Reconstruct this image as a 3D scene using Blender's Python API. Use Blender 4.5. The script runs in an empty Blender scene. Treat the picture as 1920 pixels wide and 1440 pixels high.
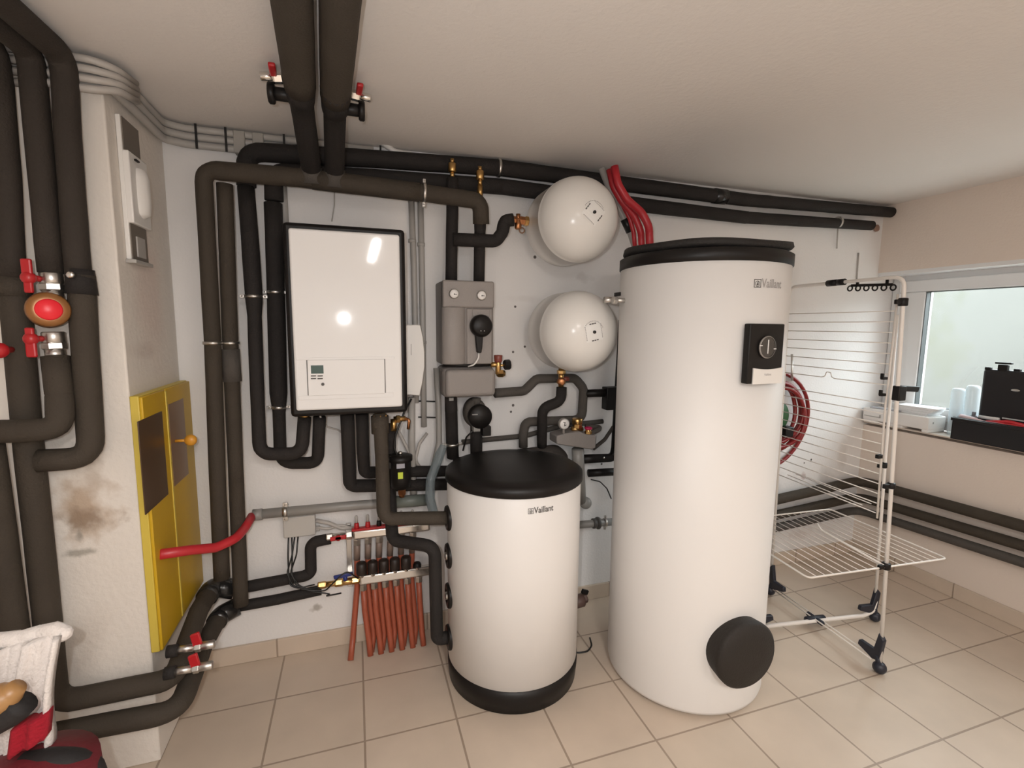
import bpy, bmesh, math, random
from mathutils import Vector as V, Matrix
random.seed(7)
SC = bpy.context.scene
COL = SC.collection
PI = math.pi

# ------------------------------------------------------------------ camera maths (metres; x right along the back wall, y into the room, z up)
FOC, CX, CY = 908.0, 960.0, 720.0
PITCH, YAW, ROLL, EYE = math.radians(6.85), math.radians(18.0), math.radians(0.5), 1.55
_fw = V((math.sin(YAW)*math.cos(PITCH), math.cos(YAW)*math.cos(PITCH), -math.sin(PITCH)))
_rt = V((math.cos(YAW), -math.sin(YAW), 0)); _up = _rt.cross(_fw)
RT = _rt*math.cos(ROLL) + _up*math.sin(ROLL); UP = -_rt*math.sin(ROLL) + _up*math.cos(ROLL); FW = _fw
EYEP = V((0, 0, EYE))
D = 2.345          # back wall plane
XP, YP = -0.70, 1.86   # side and front plane of the wall pier on the left
XR = 3.28          # right wall plane
CEIL = 2.335
def ray(px, py): return RT*((px-CX)/FOC) - UP*((py-CY)/FOC) + FW
def on(ax, val, px, py):
    r = ray(px, py); return EYEP + r*((val-EYEP[ax])/r[ax])
def W(px, py, d=0.0): return on(1, D-d, px, py)          # d metres in front of the back wall
def PF(px, py, d=0.0): return on(1, YP-d, px, py)        # in front of the pier
def PS(px, py, d=0.0): return on(0, XP+d, px, py)        # off the pier's side
def RW(px, py, d=0.0): return on(0, XR-d, px, py)        # off the right wall
def FZ(px, py, z=0.0): return on(2, z, px, py)
def cylhit(c, R, px, py):
    r = ray(px, py); a = r.x**2+r.y**2; b = -2*(r.x*c[0]+r.y*c[1]); cc = c[0]**2+c[1]**2-R*R
    t = (-b-math.sqrt(max(0, b*b-4*a*cc)))/(2*a); return EYEP + r*t
def pts(f, *ps): return [f(*p) for p in ps]

# ------------------------------------------------------------------ materials
MATS = {}
def mat(name, col, rough=.5, metal=0, bump=0, bscale=60, var=0, vscale=4, coat=0, spec=.5, stains_shades=(), sheen=0):
    if name in MATS: return MATS[name]
    m = bpy.data.materials.new(name); m.use_nodes = True
    nt = m.node_tree; b = nt.nodes['Principled BSDF']; L = nt.links.new
    c4 = (*col, 1)
    b.inputs['Base Color'].default_value = c4; b.inputs['Roughness'].default_value = rough
    b.inputs['Metallic'].default_value = metal; b.inputs['Specular IOR Level'].default_value = spec
    if coat: b.inputs['Coat Weight'].default_value = coat; b.inputs['Coat Roughness'].default_value = .03
    if sheen: b.inputs['Sheen Weight'].default_value = sheen
    geo = nt.nodes.new('ShaderNodeNewGeometry'); out = None
    if var:
        n = nt.nodes.new('ShaderNodeTexNoise'); n.inputs['Scale'].default_value = vscale; n.inputs['Detail'].default_value = 5
        L(geo.outputs['Position'], n.inputs['Vector'])
        mx = nt.nodes.new('ShaderNodeMix'); mx.data_type = 'RGBA'
        mx.inputs[6].default_value = tuple(min(1, x*(1-var)) for x in col)+(1,)
        mx.inputs[7].default_value = tuple(min(1, x*(1+var)) for x in col)+(1,)
        L(n.outputs['Fac'], mx.inputs[0]); out = mx.outputs[2]
    for (p, rad, sc_, amt, scol, nsc) in stains_shades:
        s = nt.nodes.new('ShaderNodeVectorMath'); s.operation = 'SUBTRACT'; L(geo.outputs['Position'], s.inputs[0]); s.inputs[1].default_value = p
        d = nt.nodes.new('ShaderNodeVectorMath'); d.operation = 'MULTIPLY'; L(s.outputs[0], d.inputs[0]); d.inputs[1].default_value = tuple(1/(rad*k) for k in sc_)
        ln = nt.nodes.new('ShaderNodeVectorMath'); ln.operation = 'LENGTH'; L(d.outputs[0], ln.inputs[0])
        val = ln.outputs['Value']
        if nsc:
            n = nt.nodes.new('ShaderNodeTexNoise'); n.inputs['Scale'].default_value = nsc; n.inputs['Detail'].default_value = 4
            L(geo.outputs['Position'], n.inputs['Vector'])
            ma = nt.nodes.new('ShaderNodeMath'); ma.operation = 'MULTIPLY_ADD'; L(n.outputs['Fac'], ma.inputs[0]); ma.inputs[1].default_value = 1.6; L(val, ma.inputs[2]); val = ma.outputs[0]
        rp = nt.nodes.new('ShaderNodeMapRange'); L(val, rp.inputs[0])
        lo = 1.0 if not nsc else 1.2
        rp.inputs[1].default_value = lo+(.35 if nsc else .15); rp.inputs[2].default_value = lo-.15; rp.inputs[3].default_value = 0; rp.inputs[4].default_value = amt
        mx = nt.nodes.new('ShaderNodeMix'); mx.data_type = 'RGBA'; L(rp.outputs[0], mx.inputs[0])
        if out: L(out, mx.inputs[6])
        else: mx.inputs[6].default_value = c4
        mx.inputs[7].default_value = (*scol, 1); out = mx.outputs[2]
    if out: L(out, b.inputs['Base Color'])
    if bump:
        n = nt.nodes.new('ShaderNodeTexNoise'); n.inputs['Scale'].default_value = bscale; n.inputs['Detail'].default_value = 4
        L(geo.outputs['Position'], n.inputs['Vector'])
        bp = nt.nodes.new('ShaderNodeBump'); bp.inputs['Strength'].default_value = bump; bp.inputs['Distance'].default_value = .004
        L(n.outputs['Fac'], bp.inputs['Height']); L(bp.outputs[0], b.inputs['Normal'])
    MATS[name] = m; return m

def tile_mat(name, axes, off, size, grout=.012):
    m = bpy.data.materials.new(name); m.use_nodes = True; nt = m.node_tree; b = nt.nodes['Principled BSDF']; L = nt.links.new
    geo = nt.nodes.new('ShaderNodeNewGeometry'); mp = nt.nodes.new('ShaderNodeSeparateXYZ'); L(geo.outputs['Position'], mp.inputs[0])
    cb = nt.nodes.new('ShaderNodeCombineXYZ')
    for k in (0, 1):
        ma = nt.nodes.new('ShaderNodeMath'); ma.operation = 'MULTIPLY_ADD'
        L(mp.outputs[axes[k]], ma.inputs[0]); ma.inputs[1].default_value = 1/size[k]; ma.inputs[2].default_value = -off[k]/size[k]+60
        L(ma.outputs[0], cb.inputs[k])
    br = nt.nodes.new('ShaderNodeTexBrick'); br.offset = 0; br.squash = 1
    for k, v in (('Scale', 1), ('Mortar Size', grout), ('Mortar Smooth', .15), ('Bias', 0), ('Brick Width', 1), ('Row Height', 1)): br.inputs[k].default_value = v
    br.inputs['Color1'].default_value = (.60, .495, .395, 1); br.inputs['Color2'].default_value = (.63, .52, .42, 1); br.inputs['Mortar'].default_value = (.36, .28, .215, 1)
    L(cb.outputs[0], br.inputs['Vector'])
    n = nt.nodes.new('ShaderNodeTexNoise'); n.inputs['Scale'].default_value = 5; n.inputs['Detail'].default_value = 6; L(geo.outputs['Position'], n.inputs['Vector'])
    mr = nt.nodes.new('ShaderNodeMapRange'); L(n.outputs['Fac'], mr.inputs[0]); mr.inputs[3].default_value = .86; mr.inputs[4].default_value = 1.12
    mx = nt.nodes.new('ShaderNodeVectorMath'); mx.operation = 'SCALE'; L(br.outputs['Color'], mx.inputs[0]); L(mr.outputs[0], mx.inputs['Scale'])
    L(mx.outputs[0], b.inputs['Base Color']); b.inputs['Roughness'].default_value = .42
    bp = nt.nodes.new('ShaderNodeBump'); bp.inputs['Strength'].default_value = .5; bp.inputs['Distance'].default_value = .003; bp.invert = True
    L(br.outputs['Fac'], bp.inputs['Height']); L(bp.outputs[0], b.inputs['Normal'])
    return m

def glass_mat():
    m = bpy.data.materials.new('window_glass'); m.use_nodes = True; nt = m.node_tree; nt.nodes.clear(); L = nt.links.new
    o = nt.nodes.new('ShaderNodeOutputMaterial'); t = nt.nodes.new('ShaderNodeBsdfTransparent'); g = nt.nodes.new('ShaderNodeBsdfGlossy'); g.inputs['Roughness'].default_value = .02
    t.inputs[0].default_value = (.95, .97, .96, 1)
    f = nt.nodes.new('ShaderNodeFresnel'); f.inputs[0].default_value = 1.5; mx = nt.nodes.new('ShaderNodeMixShader')
    ge = nt.nodes.new('ShaderNodeNewGeometry'); inv = nt.nodes.new('ShaderNodeMath'); inv.operation = 'SUBTRACT'; inv.inputs[0].default_value = 1; L(ge.outputs['Backfacing'], inv.inputs[1])
    mu = nt.nodes.new('ShaderNodeMath'); mu.operation = 'MULTIPLY'; L(f.outputs[0], mu.inputs[0]); L(inv.outputs[0], mu.inputs[1])   # the pane's far face adds no second reflection
    L(mu.outputs[0], mx.inputs[0]); L(t.outputs[0], mx.inputs[1]); L(g.outputs[0], mx.inputs[2]); L(mx.outputs[0], o.inputs[0]); return m
def clear_mat(name, tint, fac):
    m = bpy.data.materials.new(name); m.use_nodes = True; nt = m.node_tree; b = nt.nodes['Principled BSDF']; L = nt.links.new
    b.inputs['Base Color'].default_value = (*tint, 1); b.inputs['Roughness'].default_value = .15
    o = nt.nodes['Material Output']; t = nt.nodes.new('ShaderNodeBsdfTransparent'); t.inputs[0].default_value = (.85, .92, .93, 1)
    mx = nt.nodes.new('ShaderNodeMixShader'); mx.inputs[0].default_value = fac; L(t.outputs[0], mx.inputs[1]); L(b.outputs[0], mx.inputs[2]); L(mx.outputs[0], o.inputs[0]); return m

# ------------------------------------------------------------------ mesh builder
def frame_of(t):
    t = t.normalized(); a = V((0, 0, 1)) if abs(t.z) < .9 else V((1, 0, 0))
    u = t.cross(a).normalized(); return u, t.cross(u).normalized()
def fillet(P, bend):
    P = [V(p) for p in P]; out = [P[0]]
    for i in range(1, len(P)-1):
        a, b, c = P[i-1], P[i], P[i+1]; u = (a-b); v = (c-b); lu, lv = u.length, v.length
        if lu < 1e-6 or lv < 1e-6: continue
        u /= lu; v /= lv; ang = math.acos(max(-1, min(1, u.dot(v))))
        if ang > PI-.03: out.append(b); continue
        k = min(bend/math.tan(ang/2), lu*.49, lv*.49) if ang > .02 else min(lu, lv)*.3
        p, q = b+u*k, b+v*k; n = max(3, int((PI-ang)/.2))
        for j in range(n+1):
            s = j/n; out.append(p*(1-s)**2 + b*2*s*(1-s) + q*s*s)
    out.append(P[-1]); return out
class MB:
    def __init__(s): s.bm = bmesh.new(); s.sm = []
    def add(s, vs, fs, smooth=False):
        bv = [s.bm.verts.new(v) for v in vs]
        for f in fs:
            try: q = s.bm.faces.new([bv[i] for i in f]); q.smooth = smooth
            except ValueError: pass
        return bv
    def box(s, a, b, bev=0, seg=2):
        a, b = V(a), V(b); lo = V(map(min, a, b)); hi = V(map(max, a, b))
        return s.hexa([(lo.x, lo.y, lo.z), (hi.x, lo.y, lo.z), (hi.x, hi.y, lo.z), (lo.x, hi.y, lo.z), (lo.x, lo.y, hi.z), (hi.x, lo.y, hi.z), (hi.x, hi.y, hi.z), (lo.x, hi.y, hi.z)], bev, seg)
    def hexa(s, vs, bev=0, seg=2):
        t = bmesh.new(); bv = [t.verts.new(v) for v in vs]
        for f in ((3, 2, 1, 0), (4, 5, 6, 7), (0, 1, 5, 4), (1, 2, 6, 5), (2, 3, 7, 6), (3, 0, 4, 7)): t.faces.new([bv[i] for i in f])
        bmesh.ops.recalc_face_normals(t, faces=t.faces)
        if bev: bmesh.ops.bevel(t, geom=t.edges[:], offset=bev, segments=seg, profile=.5, affect='EDGES')
        s.merge(t, bev > 0, 6); return s
    def obox(s, c, u, v, w, bev=0, seg=2):   # oriented box: centre and three half axes
        c, u, v, w = V(c), V(u), V(v), V(w)
        return s.hexa([c-u-v-w, c+u-v-w, c+u+v-w, c-u+v-w, c-u-v+w, c+u-v+w, c+u+v+w, c-u+v+w], bev, seg)
    def merge(s, t, smooth=False, nflat=0):   # the large faces stay flat, only the bevel strips are shaded round
        t.verts.index_update(); bv = [s.bm.verts.new(v.co) for v in t.verts]; big = set(sorted(range(len(t.faces)), key=lambda i: -list(t.faces)[i].calc_area())[:nflat]) if smooth and nflat else set()
        for i, f in enumerate(t.faces):
            try: q = s.bm.faces.new([bv[v.index] for v in f.verts]); q.smooth = smooth and i not in big
            except ValueError: pass
        t.free()
    def tube(s, P, r, bend=.05, seg=14, jit=0, cap=True, taper=None):
        path = fillet(P, bend) if bend else [V(p) for p in P]
        if jit:   # soft foam: subdivide the straight runs and let the radius wander
            q = [path[0]]
            for a, b in zip(path, path[1:]):
                n = max(1, int((b-a).length/.07))
                for j in range(1, n+1): q.append(a.lerp(b, j/n))
            path = q
        n = len(path); tang = []
        for i in range(n):
            a = path[max(0, i-1)]; b = path[min(n-1, i+1)]; tang.append((b-a).normalized() if (b-a).length > 1e-9 else V((0, 0, 1)))
        u, w = frame_of(tang[0]); vs = []; fs = []
        for i in range(n):
            if i:
                ax = tang[i-1].cross(tang[i])
                if ax.length > 1e-7: u = Matrix.Rotation(tang[i-1].angle(tang[i]), 3, ax.normalized()) @ u
                u = (u - tang[i]*u.dot(tang[i])).normalized()
            w = tang[i].cross(u)
            rr = (taper(i/(n-1)) if taper else r)*(1+random.uniform(-jit, jit))
            for k in range(seg): vs.append(path[i]+(u*math.cos(2*PI*k/seg)+w*math.sin(2*PI*k/seg))*rr)
        for i in range(n-1):
            for k in range(seg):
                k2 = (k+1) % seg; fs.append((i*seg+k, i*seg+k2, (i+1)*seg+k2, (i+1)*seg+k))
        if cap: fs += [tuple(range(seg))[::-1], tuple((n-1)*seg+k for k in range(seg))]
        s.add(vs, fs, True); return s
    def lathe(s, base, axis, prof, seg=24, smooth=True, cap=True, warp=None):
        base = V(base); ax = V(axis).normalized(); u, w = frame_of(ax); vs = []; fs = []; n = len(prof)
        for i, (r, t) in enumerate(prof):
            for k in range(seg):
                a = 2*PI*k/seg; p = base+ax*t+(u*math.cos(a)+w*math.sin(a))*r
                vs.append(warp(p) if warp else p)
        for i in range(n-1):
            for k in range(seg):
                k2 = (k+1) % seg; fs.append((i*seg+k, i*seg+k2, (i+1)*seg+k2, (i+1)*seg+k))
        if cap: fs += [tuple(range(seg))[::-1], tuple((n-1)*seg+k for k in range(seg))]
        s.add(vs, fs, smooth); return s
    def cyl(s, base, axis, r, h, seg=20, bev=.0):
        b = min(bev, r*.5, h*.45)
        return s.lathe(base, axis, [(r-b, 0), (r, b), (r, h-b), (r-b, h)] if b else [(r, 0), (r, h)], seg, True)
    def ball(s, c, r, seg=16, sc=(1, 1, 1)):
        vs = []; fs = []; m = seg//2
        for i in range(m+1):
            for k in range(seg):
                th = PI*i/m; ph = 2*PI*k/seg
                vs.append(V(c)+V((r*sc[0]*math.sin(th)*math.cos(ph), r*sc[1]*math.sin(th)*math.sin(ph), r*sc[2]*math.cos(th))))
        for i in range(m):
            for k in range(seg):
                k2 = (k+1) % seg; fs.append((i*seg+k, (i+1)*seg+k, (i+1)*seg+k2, i*seg+k2))
        s.add(vs, fs, True); return s
    def prism(s, poly, thick, bev=0):
        P = [V(p) for p in poly]; T = V(thick); n = len(P); t = bmesh.new()
        a = [t.verts.new(p) for p in P]; b = [t.verts.new(p+T) for p in P]
        t.faces.new(a[::-1]); t.faces.new(b)
        for i in range(n): t.faces.new((a[i], a[(i+1) % n], b[(i+1) % n], b[i]))
        bmesh.ops.recalc_face_normals(t, faces=t.faces)
        if bev: bmesh.ops.bevel(t, geom=t.edges[:], offset=bev, segments=2, profile=.5, affect='EDGES')
        s.merge(t, bev > 0, n+2); return s
    def torus(s, c, axis, R, r, seg=32, ring=8):
        u, w = frame_of(V(axis)); P = [V(c)+(u*math.cos(2*PI*k/seg)+w*math.sin(2*PI*k/seg))*R for k in range(seg+1)]
        return s.tube(P, r, 0, ring, cap=False)
    def build(s, name, m, parent=None, origin=None):
        bm = s.bm
        if not bm.verts: raise ValueError('empty mesh '+name)
        bmesh.ops.remove_doubles(bm, verts=bm.verts, dist=1e-5)
        bmesh.ops.recalc_face_normals(bm, faces=bm.faces)
        if parent is not None:
            off = V((0, 0, 0)); p = parent
            while p: off += V(p.location); p = p.parent
        elif origin is not None: off = V(origin)
        else:
            xs = [v.co for v in bm.verts]; off = V(((min(v.x for v in xs)+max(v.x for v in xs))/2, (min(v.y for v in xs)+max(v.y for v in xs))/2, min(v.z for v in xs)))
        for v in bm.verts: v.co -= off
        me = bpy.data.meshes.new(name); bm.to_mesh(me); bm.free()
        me.materials.append(m)
        o = bpy.data.objects.new(name, me); COL.objects.link(o)
        if parent is not None: o.parent = parent
        else: o.location = off
        return o
def tag(o, label, cat, group=None):
    o['label'] = label; o['category'] = cat
    if group: o['group'] = group
    return o
def thing(name, label, cat, loc, group=None):
    o = bpy.data.objects.new(name, None); COL.objects.link(o); o.location = V(loc); o.empty_display_size = .05
    return tag(o, label, cat, group)
def struct(name, mb, m):
    o = mb.build(name, m, origin=(0, 0, 0)); o['kind'] = 'structure'; return o
def letters(txt, size, place, m, parent, name='lettering', bold=.0):
    cu = bpy.data.curves.new('t', 'FONT'); cu.body = txt; cu.size = size; cu.resolution_u = 3; cu.offset = bold
    ob = bpy.data.objects.new('t', cu); COL.objects.link(ob); dg = bpy.context.evaluated_depsgraph_get(); dg.update()
    me = ob.evaluated_get(dg).to_mesh(); b = MB()
    b.add([place(v.co.x, v.co.y) for v in me.vertices], [tuple(p.vertices) for p in me.polygons])
    bpy.data.objects.remove(ob); bpy.data.curves.remove(cu)
    return b.build(name, m, parent)
# ------------------------------------------------------------------ palette
def stain_shade(p, r, sc_, amt, c, n): return (tuple(p), r, sc_, amt, c, n)
wst = [stain_shade(W(592, 1140), .035, (1.1, 1, .8), .9, (.42, .39, .35), 30)]
for (px, py, r) in ((1003, 482, .008), (966, 575, .006), (962, 660, .006), (984, 650, .006), (962, 760, .007), (958, 772, .006), (1521, 862, .007), (1508, 868, .005), (1128, 870, .006)):
    wst.append(stain_shade(W(px, py), r, (1, 1, 1), .95, (.08, .07, .065), 0))
wst += [stain_shade(W(1545, 905), .13, (.8, 1, 1.3), .45, (.45, .41, .38), 6), stain_shade(W(1580, 850), .10, (.6, 1, 1.6), .3, (.5, .44, .38), 8),  # these two broad patches put the sill's shadow into the wall colour
        stain_shade(W(1095, 520), .06, (1.2, 1, .6), .35, (.5, .46, .44), 20), stain_shade(W(1506, 892), .03, (1, 1, 1.4), .6, (.4, .24, .22), 20),
        stain_shade(W(985, 560), .1, (1.6, 1, .3), .15, (.5, .45, .42), 10), stain_shade(W(1500, 1000), .12, (1.2, 1, .5), .3, (.5, .38, .33), 14)]
pst = [stain_shade((-.845, YP, .955), .17, (.75, 1, .95), .85, (.47, .35, .25), 13), stain_shade((-.845, YP, .915), .11, (1.2, 1, .6), .85, (.30, .215, .15), 18), stain_shade((-.815, YP, 1.06), .08, (.7, 1, 1.2), .5, (.5, .42, .35), 22),
       stain_shade((-.868, YP, .865), .035, (.6, 1, 1.0), .85, (.36, .32, .275), 25), stain_shade((-.865, YP, .805), .04, (1.9, 1, .55), .85, (.38, .35, .30), 25),
       stain_shade((XP, 2.1, 1.6), .4, (1, .55, .9), .35, (.70, .52, .46), 3), stain_shade((XP, 2.0, 1.45), .15, (1, 1, .3), .35, (.55, .45, .40), 7)]
WALL = mat('white_wall_paint', (.80, .78, .765), .85, bump=.35, bscale=90, var=.025, vscale=3, stains_shades=wst)
PIER = mat('pier_plaster', (.79, .735, .67), .85, bump=.6, bscale=55, var=.03, vscale=5, stains_shades=pst)
RWALL = mat('peach_wall_paint', (.77, .67, .59), .85, bump=.3, bscale=90, var=.02)
CEILM = mat('ceiling_paint', (.74, .70, .665), .9, bump=.3, bscale=70, var=.015)
FOAM = mat('brown_grey_foam', (.056, .045, .034), .8, bump=.5, bscale=160, var=.18, vscale=7, spec=.3)
FOAMD = mat('shade_dark_foam', (.024, .0205, .019), .8, bump=.5, bscale=160, var=.2, vscale=8, spec=.3)  # brown foam darkened for the shade under the ceiling, reused on other pipes
FOAMM = mat('aged_dark_foam', (.040, .032, .026), .8, bump=.5, bscale=160, var=.2, vscale=6, spec=.3)
FOAMG = mat('grey_foam', (.085, .075, .066), .8, bump=.5, bscale=160, var=.15, vscale=7, spec=.3)
BLACK = mat('black_plastic', (.009, .0075, .007), .42, spec=.28)
TAPE = mat('black_tape', (.018, .017, .016), .25, bump=.4, bscale=60)
WHITE = mat('white_enamel', (.80, .79, .78), .4, coat=.6, spec=.05)
SHELL = mat('white_jacket', (.79, .77, .75), .45)
VESS = mat('white_gloss_paint', (.80, .78, .745), .4, coat=.6, spec=.1)
GREYP = mat('grey_plastic', (.30, .275, .255), .42)
EPP = mat('grey_moulded_foam', (.20, .18, .168), .5, bump=.3, bscale=300)
EPPL = mat('light_grey_moulded_foam', (.27, .245, .23), .5, bump=.3, bscale=300)
PVC = mat('grey_pvc', (.27, .26, .245), .4)
PVCG = mat('grey_conduit', (.42, .40, .375), .45)
CHROME = mat('chrome', (.75, .73, .70), .18, 1)
STEEL = mat('zinc_steel', (.62, .60, .57), .35, 1)
BRASS = mat('brass', (.55, .34, .13), .3, 1)
COPPER = mat('red_brass', (.45, .20, .09), .35, 1)
BRONZE = mat('bronze_paint', (.20, .10, .05), .45)
RED = mat('red_plastic', (.45, .015, .02), .35)
REDH = mat('red_hose', (.52, .025, .035), .38)
REDB = mat('bright_red_cap', (.85, .02, .035), .35)
WINE = mat('dark_red_tubing', (.22, .013, .013), .35)
ORANGE = mat('orange_heating_pipe', (.37, .088, .045), .42)
ORED = mat('old_brown_red', (.20, .045, .03), .4)
YEL = mat('yellow_paint', (.60, .37, .012), .42)
YELL = mat('light_yellow_edge', (.66, .50, .08), .45)
BROWN = mat('brown_tinted_window', (.085, .045, .022), .3)
BROWN2 = mat('brown_tinted_window_worn', (.20, .11, .055), .3)
OCHRE = mat('orange_knob', (.66, .30, .03), .4)
BOARD = mat('brown_grey_board', (.17, .145, .12), .6)
WHITEP = mat('white_plastic', (.80, .78, .75), .35)
INK = mat('print_grey', (.10, .095, .09), .6)
INKL = mat('print_light_grey', (.36, .34, .33), .6)
LCD = mat('green_grey_lcd', (.035, .075, .06), .25)
DIAL = mat('dial_face', (.82, .80, .78), .35)
LBL = mat('white_label', (.85, .83, .82), .5)
WIRE = mat('white_coated_wire', (.78, .72, .66), .35)
POLE = mat('white_lacquered_tube', (.82, .77, .72), .3)
NAVY = mat('dark_blue_plastic', (.015, .017, .028), .4)
BLUE = mat('blue_lever', (.02, .035, .20), .35)
CABLE = mat('black_cable', (.010, .010, .010), .4)
CABW = mat('white_cable', (.75, .73, .70), .4)
CABG = mat('grey_cable', (.45, .42, .39), .45)
EPS = mat('polystyrene', (.80, .77, .745), .8, bump=.4, bscale=260)
PAPER = mat('paper', (.82, .82, .82), .7)
PAPERG = mat('printed_paper', (.42, .42, .45), .6)
KNIT = mat('white_knit', (.72, .66, .62), .95, bump=1.0, bscale=130, var=.12, vscale=30, sheen=.3)
KNITR = mat('crimson_knit', (.33, .006, .018), .95, bump=1.0, bscale=130)
WOOD = mat('varnished_wood', (.36, .19, .07), .4, var=.2, vscale=12)
BAG = mat('dark_red_fabric', (.13, .008, .014), .7, bump=.4, bscale=90)
BAGB = mat('black_fabric', (.012, .010, .010), .75, bump=.4, bscale=90)
GREEN = mat('green_plastic', (.03, .09, .03), .45)
PINK = mat('pink_tube', (.72, .55, .57), .4)
FRAME = mat('white_window_profile', (.80, .80, .80), .3)
RUBBER = mat('grey_gasket', (.10, .11, .11), .5)
GLASS = glass_mat()
CLEAR = clear_mat('clear_hose', (.27, .31, .33), .52)
VLBL = mat('vessel_label', (.82, .81, .785), .35)
VESS.node_tree.nodes['Principled BSDF'].inputs['Coat Roughness'].default_value = .21
WHITE.node_tree.nodes['Principled BSDF'].inputs['Coat Roughness'].default_value = .055
CLEARW = clear_mat('milky_plastic', (.9, .9, .93), .45)
SIGHT = clear_mat('flow_meter_glass', (.55, .50, .47), .6)
OUTW = mat('light_well_render', (.105, .102, .092), .9, bump=.12, bscale=14, var=.08, vscale=2, stains_shades=[((5.4, 3.55, 1.72), .6, (1, 1, 1), .5, (.075, .076, .05), 5), ((5.4, 3.2, 1.3), .4, (1, 1, 1.2), .45, (.09, .088, .062), 6)])
GROUND = mat('light_well_gravel', (.40, .38, .35), .95, bump=.8, bscale=60)
TILEF = tile_mat('floor_tiles', (0, 1), (-.355, 1.08), (.349, .324))
TILEB = tile_mat('skirting_tiles_back', (0, 2), (-.385, -.2), (.349, 1))
TILER = tile_mat('skirting_tiles_side', (1, 2), (1.08, -.2), (.324, 1))

# ------------------------------------------------------------------ the room
struct('floor', MB().box((-2.7, -2.9, -.1), (XR+.3, D+.1, 0)), TILEF)
struct('ceiling', MB().box((-2.7, -2.9, CEIL), (XR+.3, D+.2, CEIL+.12)), CEILM)
struct('wall_back', MB().box((-2.7, D, 0), (XR+.3, D+.2, CEIL)), WALL)
struct('wall_left', MB().box((-2.6, YP, 0), (XP, D, CEIL), .006), PIER)
struct('wall_left_far', MB().box((-2.8, -2.9, 0), (-2.6, D, CEIL)), WALL)
struct('wall_front', MB().box((-2.7, -3.0, 0), (XR+.3, -2.8, CEIL)), WALL)
WY0 = .55   # window opening along y
struct('wall_right', MB().box((XR, -2.9, 0), (XR+.3, D, .905)).box((XR, -2.9, 1.914), (XR+.3, D, CEIL)).box((XR, -2.9, .905), (XR+.3, WY0, 1.914)), RWALL)
struct('trim_1', MB().box((XR-.006, WY0, .92), (XR+.15, D-.002, .932), .005), mat('sill_board', (.76, .66, .58), .5))
struct('trim_2', MB().box((XR+.002, WY0, 1.892), (XR+.145, D-.002, 1.915)), FRAME)
struct('baseboard_back', MB().box((XP, D-.014, 0), (XR, D, .086), .003), TILEB)
struct('baseboard_right', MB().box((XR-.014, -2.8, 0), (XR, D-.014, .086), .003), TILER)
# window: fixed frame, sash, gasket and pane
wx = XR+.18; y1, z0, z1 = D-.004, .934, 1.908
def ringx(x0, x1, ya, yb, za, zb, t):
    return MB().box((x0, ya, za), (x1, ya+t, zb), .006).box((x0, yb-t, za), (x1, yb, zb), .006).box((x0, ya+t, zb-t), (x1, yb-t, zb), .006).box((x0, ya+t, za), (x1, yb-t, za+t), .006)
wf = ringx(wx-.035, wx+.035, WY0, y1, z0, z1, .07).build('window_1', FRAME, origin=(0, 0, 0)); wf['kind'] = 'structure'
sy0, sy1, sz0, sz1 = WY0+.055, y1-.055, z0+.055, z1-.048
gy1, gz1, gz0, gy0 = 2.126, 1.785, z0+.135, WY0+.135
sash = MB()
for a, b in (((sy0, sz0), (sy1, gz0)), ((sy0, gz1), (sy1, sz1)), ((sy0, gz0), (gy0, gz1)), ((gy1, gz0), (sy1, gz1))): sash.box((wx-.058, a[0], a[1]), (wx+.02, b[0], b[1]), .007)
so = sash.build('window_sash', FRAME, wf)
ringx(wx-.052, wx-.012, gy0-.002, gy1+.002, gz0-.002, gz1+.002, .004).build('window_gasket', RUBBER, wf)
MB().box((wx-.022, gy0, gz0), (wx-.016, gy1, gz1)).build('window_pane', GLASS, wf)
# light well outside
struct('wall_outside', MB().box((5.4, -1.5, .3), (5.55, 5.0, 1.97)).box((3.6, 4.9, .3), (5.5, 5.1, 1.97)).box((3.6, -1.6, .3), (5.5, -1.5, 1.97)), OUTW)
struct('ground', MB().box((XR+.3, -1.6, .5), (5.55, 5.1, .6)), GROUND)

# ------------------------------------------------------------------ helpers for plumbing
def clamp(parent, p, axis, r, back=None, m=None, w=.012):
    """steel pipe clamp: band, two screw lugs and a rod to the wall"""
    ax = V(axis).normalized(); b = MB(); p = V(p)
    b.lathe(p-ax*w/2, ax, [(r+.001, 0), (r+.004, 0), (r+.004, w), (r+.001, w)], 24, True)
    if back is not None:
        bk = V(back); side = ax.cross(bk.normalized()).normalized()
        for s in (-1, 1):
            b.obox(p+side*s*(r+.010), side*.009, bk.normalized()*.006, ax*w*.5, .001)
            b.cyl(p+side*s*(r+.010)-bk.normalized()*.010, bk, .0035, .022, 8)
        b.cyl(p+bk.normalized()*r, bk, .004, bk.length-r-.003, 8)
    return b.build('pipe_clamp', m or STEEL, parent)
def pipe(label, P, r, m=None, bend=.07, group=None, jit=.02, name='insulated_pipe', cat='pipe', sleeves=(), taper=None, seg=16):
    o = tag(MB().tube(P, r, bend, seg, jit, taper=taper).build(name, m or FOAM), label, cat, group)
    for (a, b_, rr, mm) in sleeves: MB().tube([a, b_], rr, 0, 16, .03).build('joint_tape', mm, o)
    return o
def hexnut(b, p, axis, r, h): return b.lathe(p, axis, [(r*.9, 0), (r, h*.15), (r, h*.85), (r*.9, h)], 6, False)
WB = V((0, 1, 0))
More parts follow.
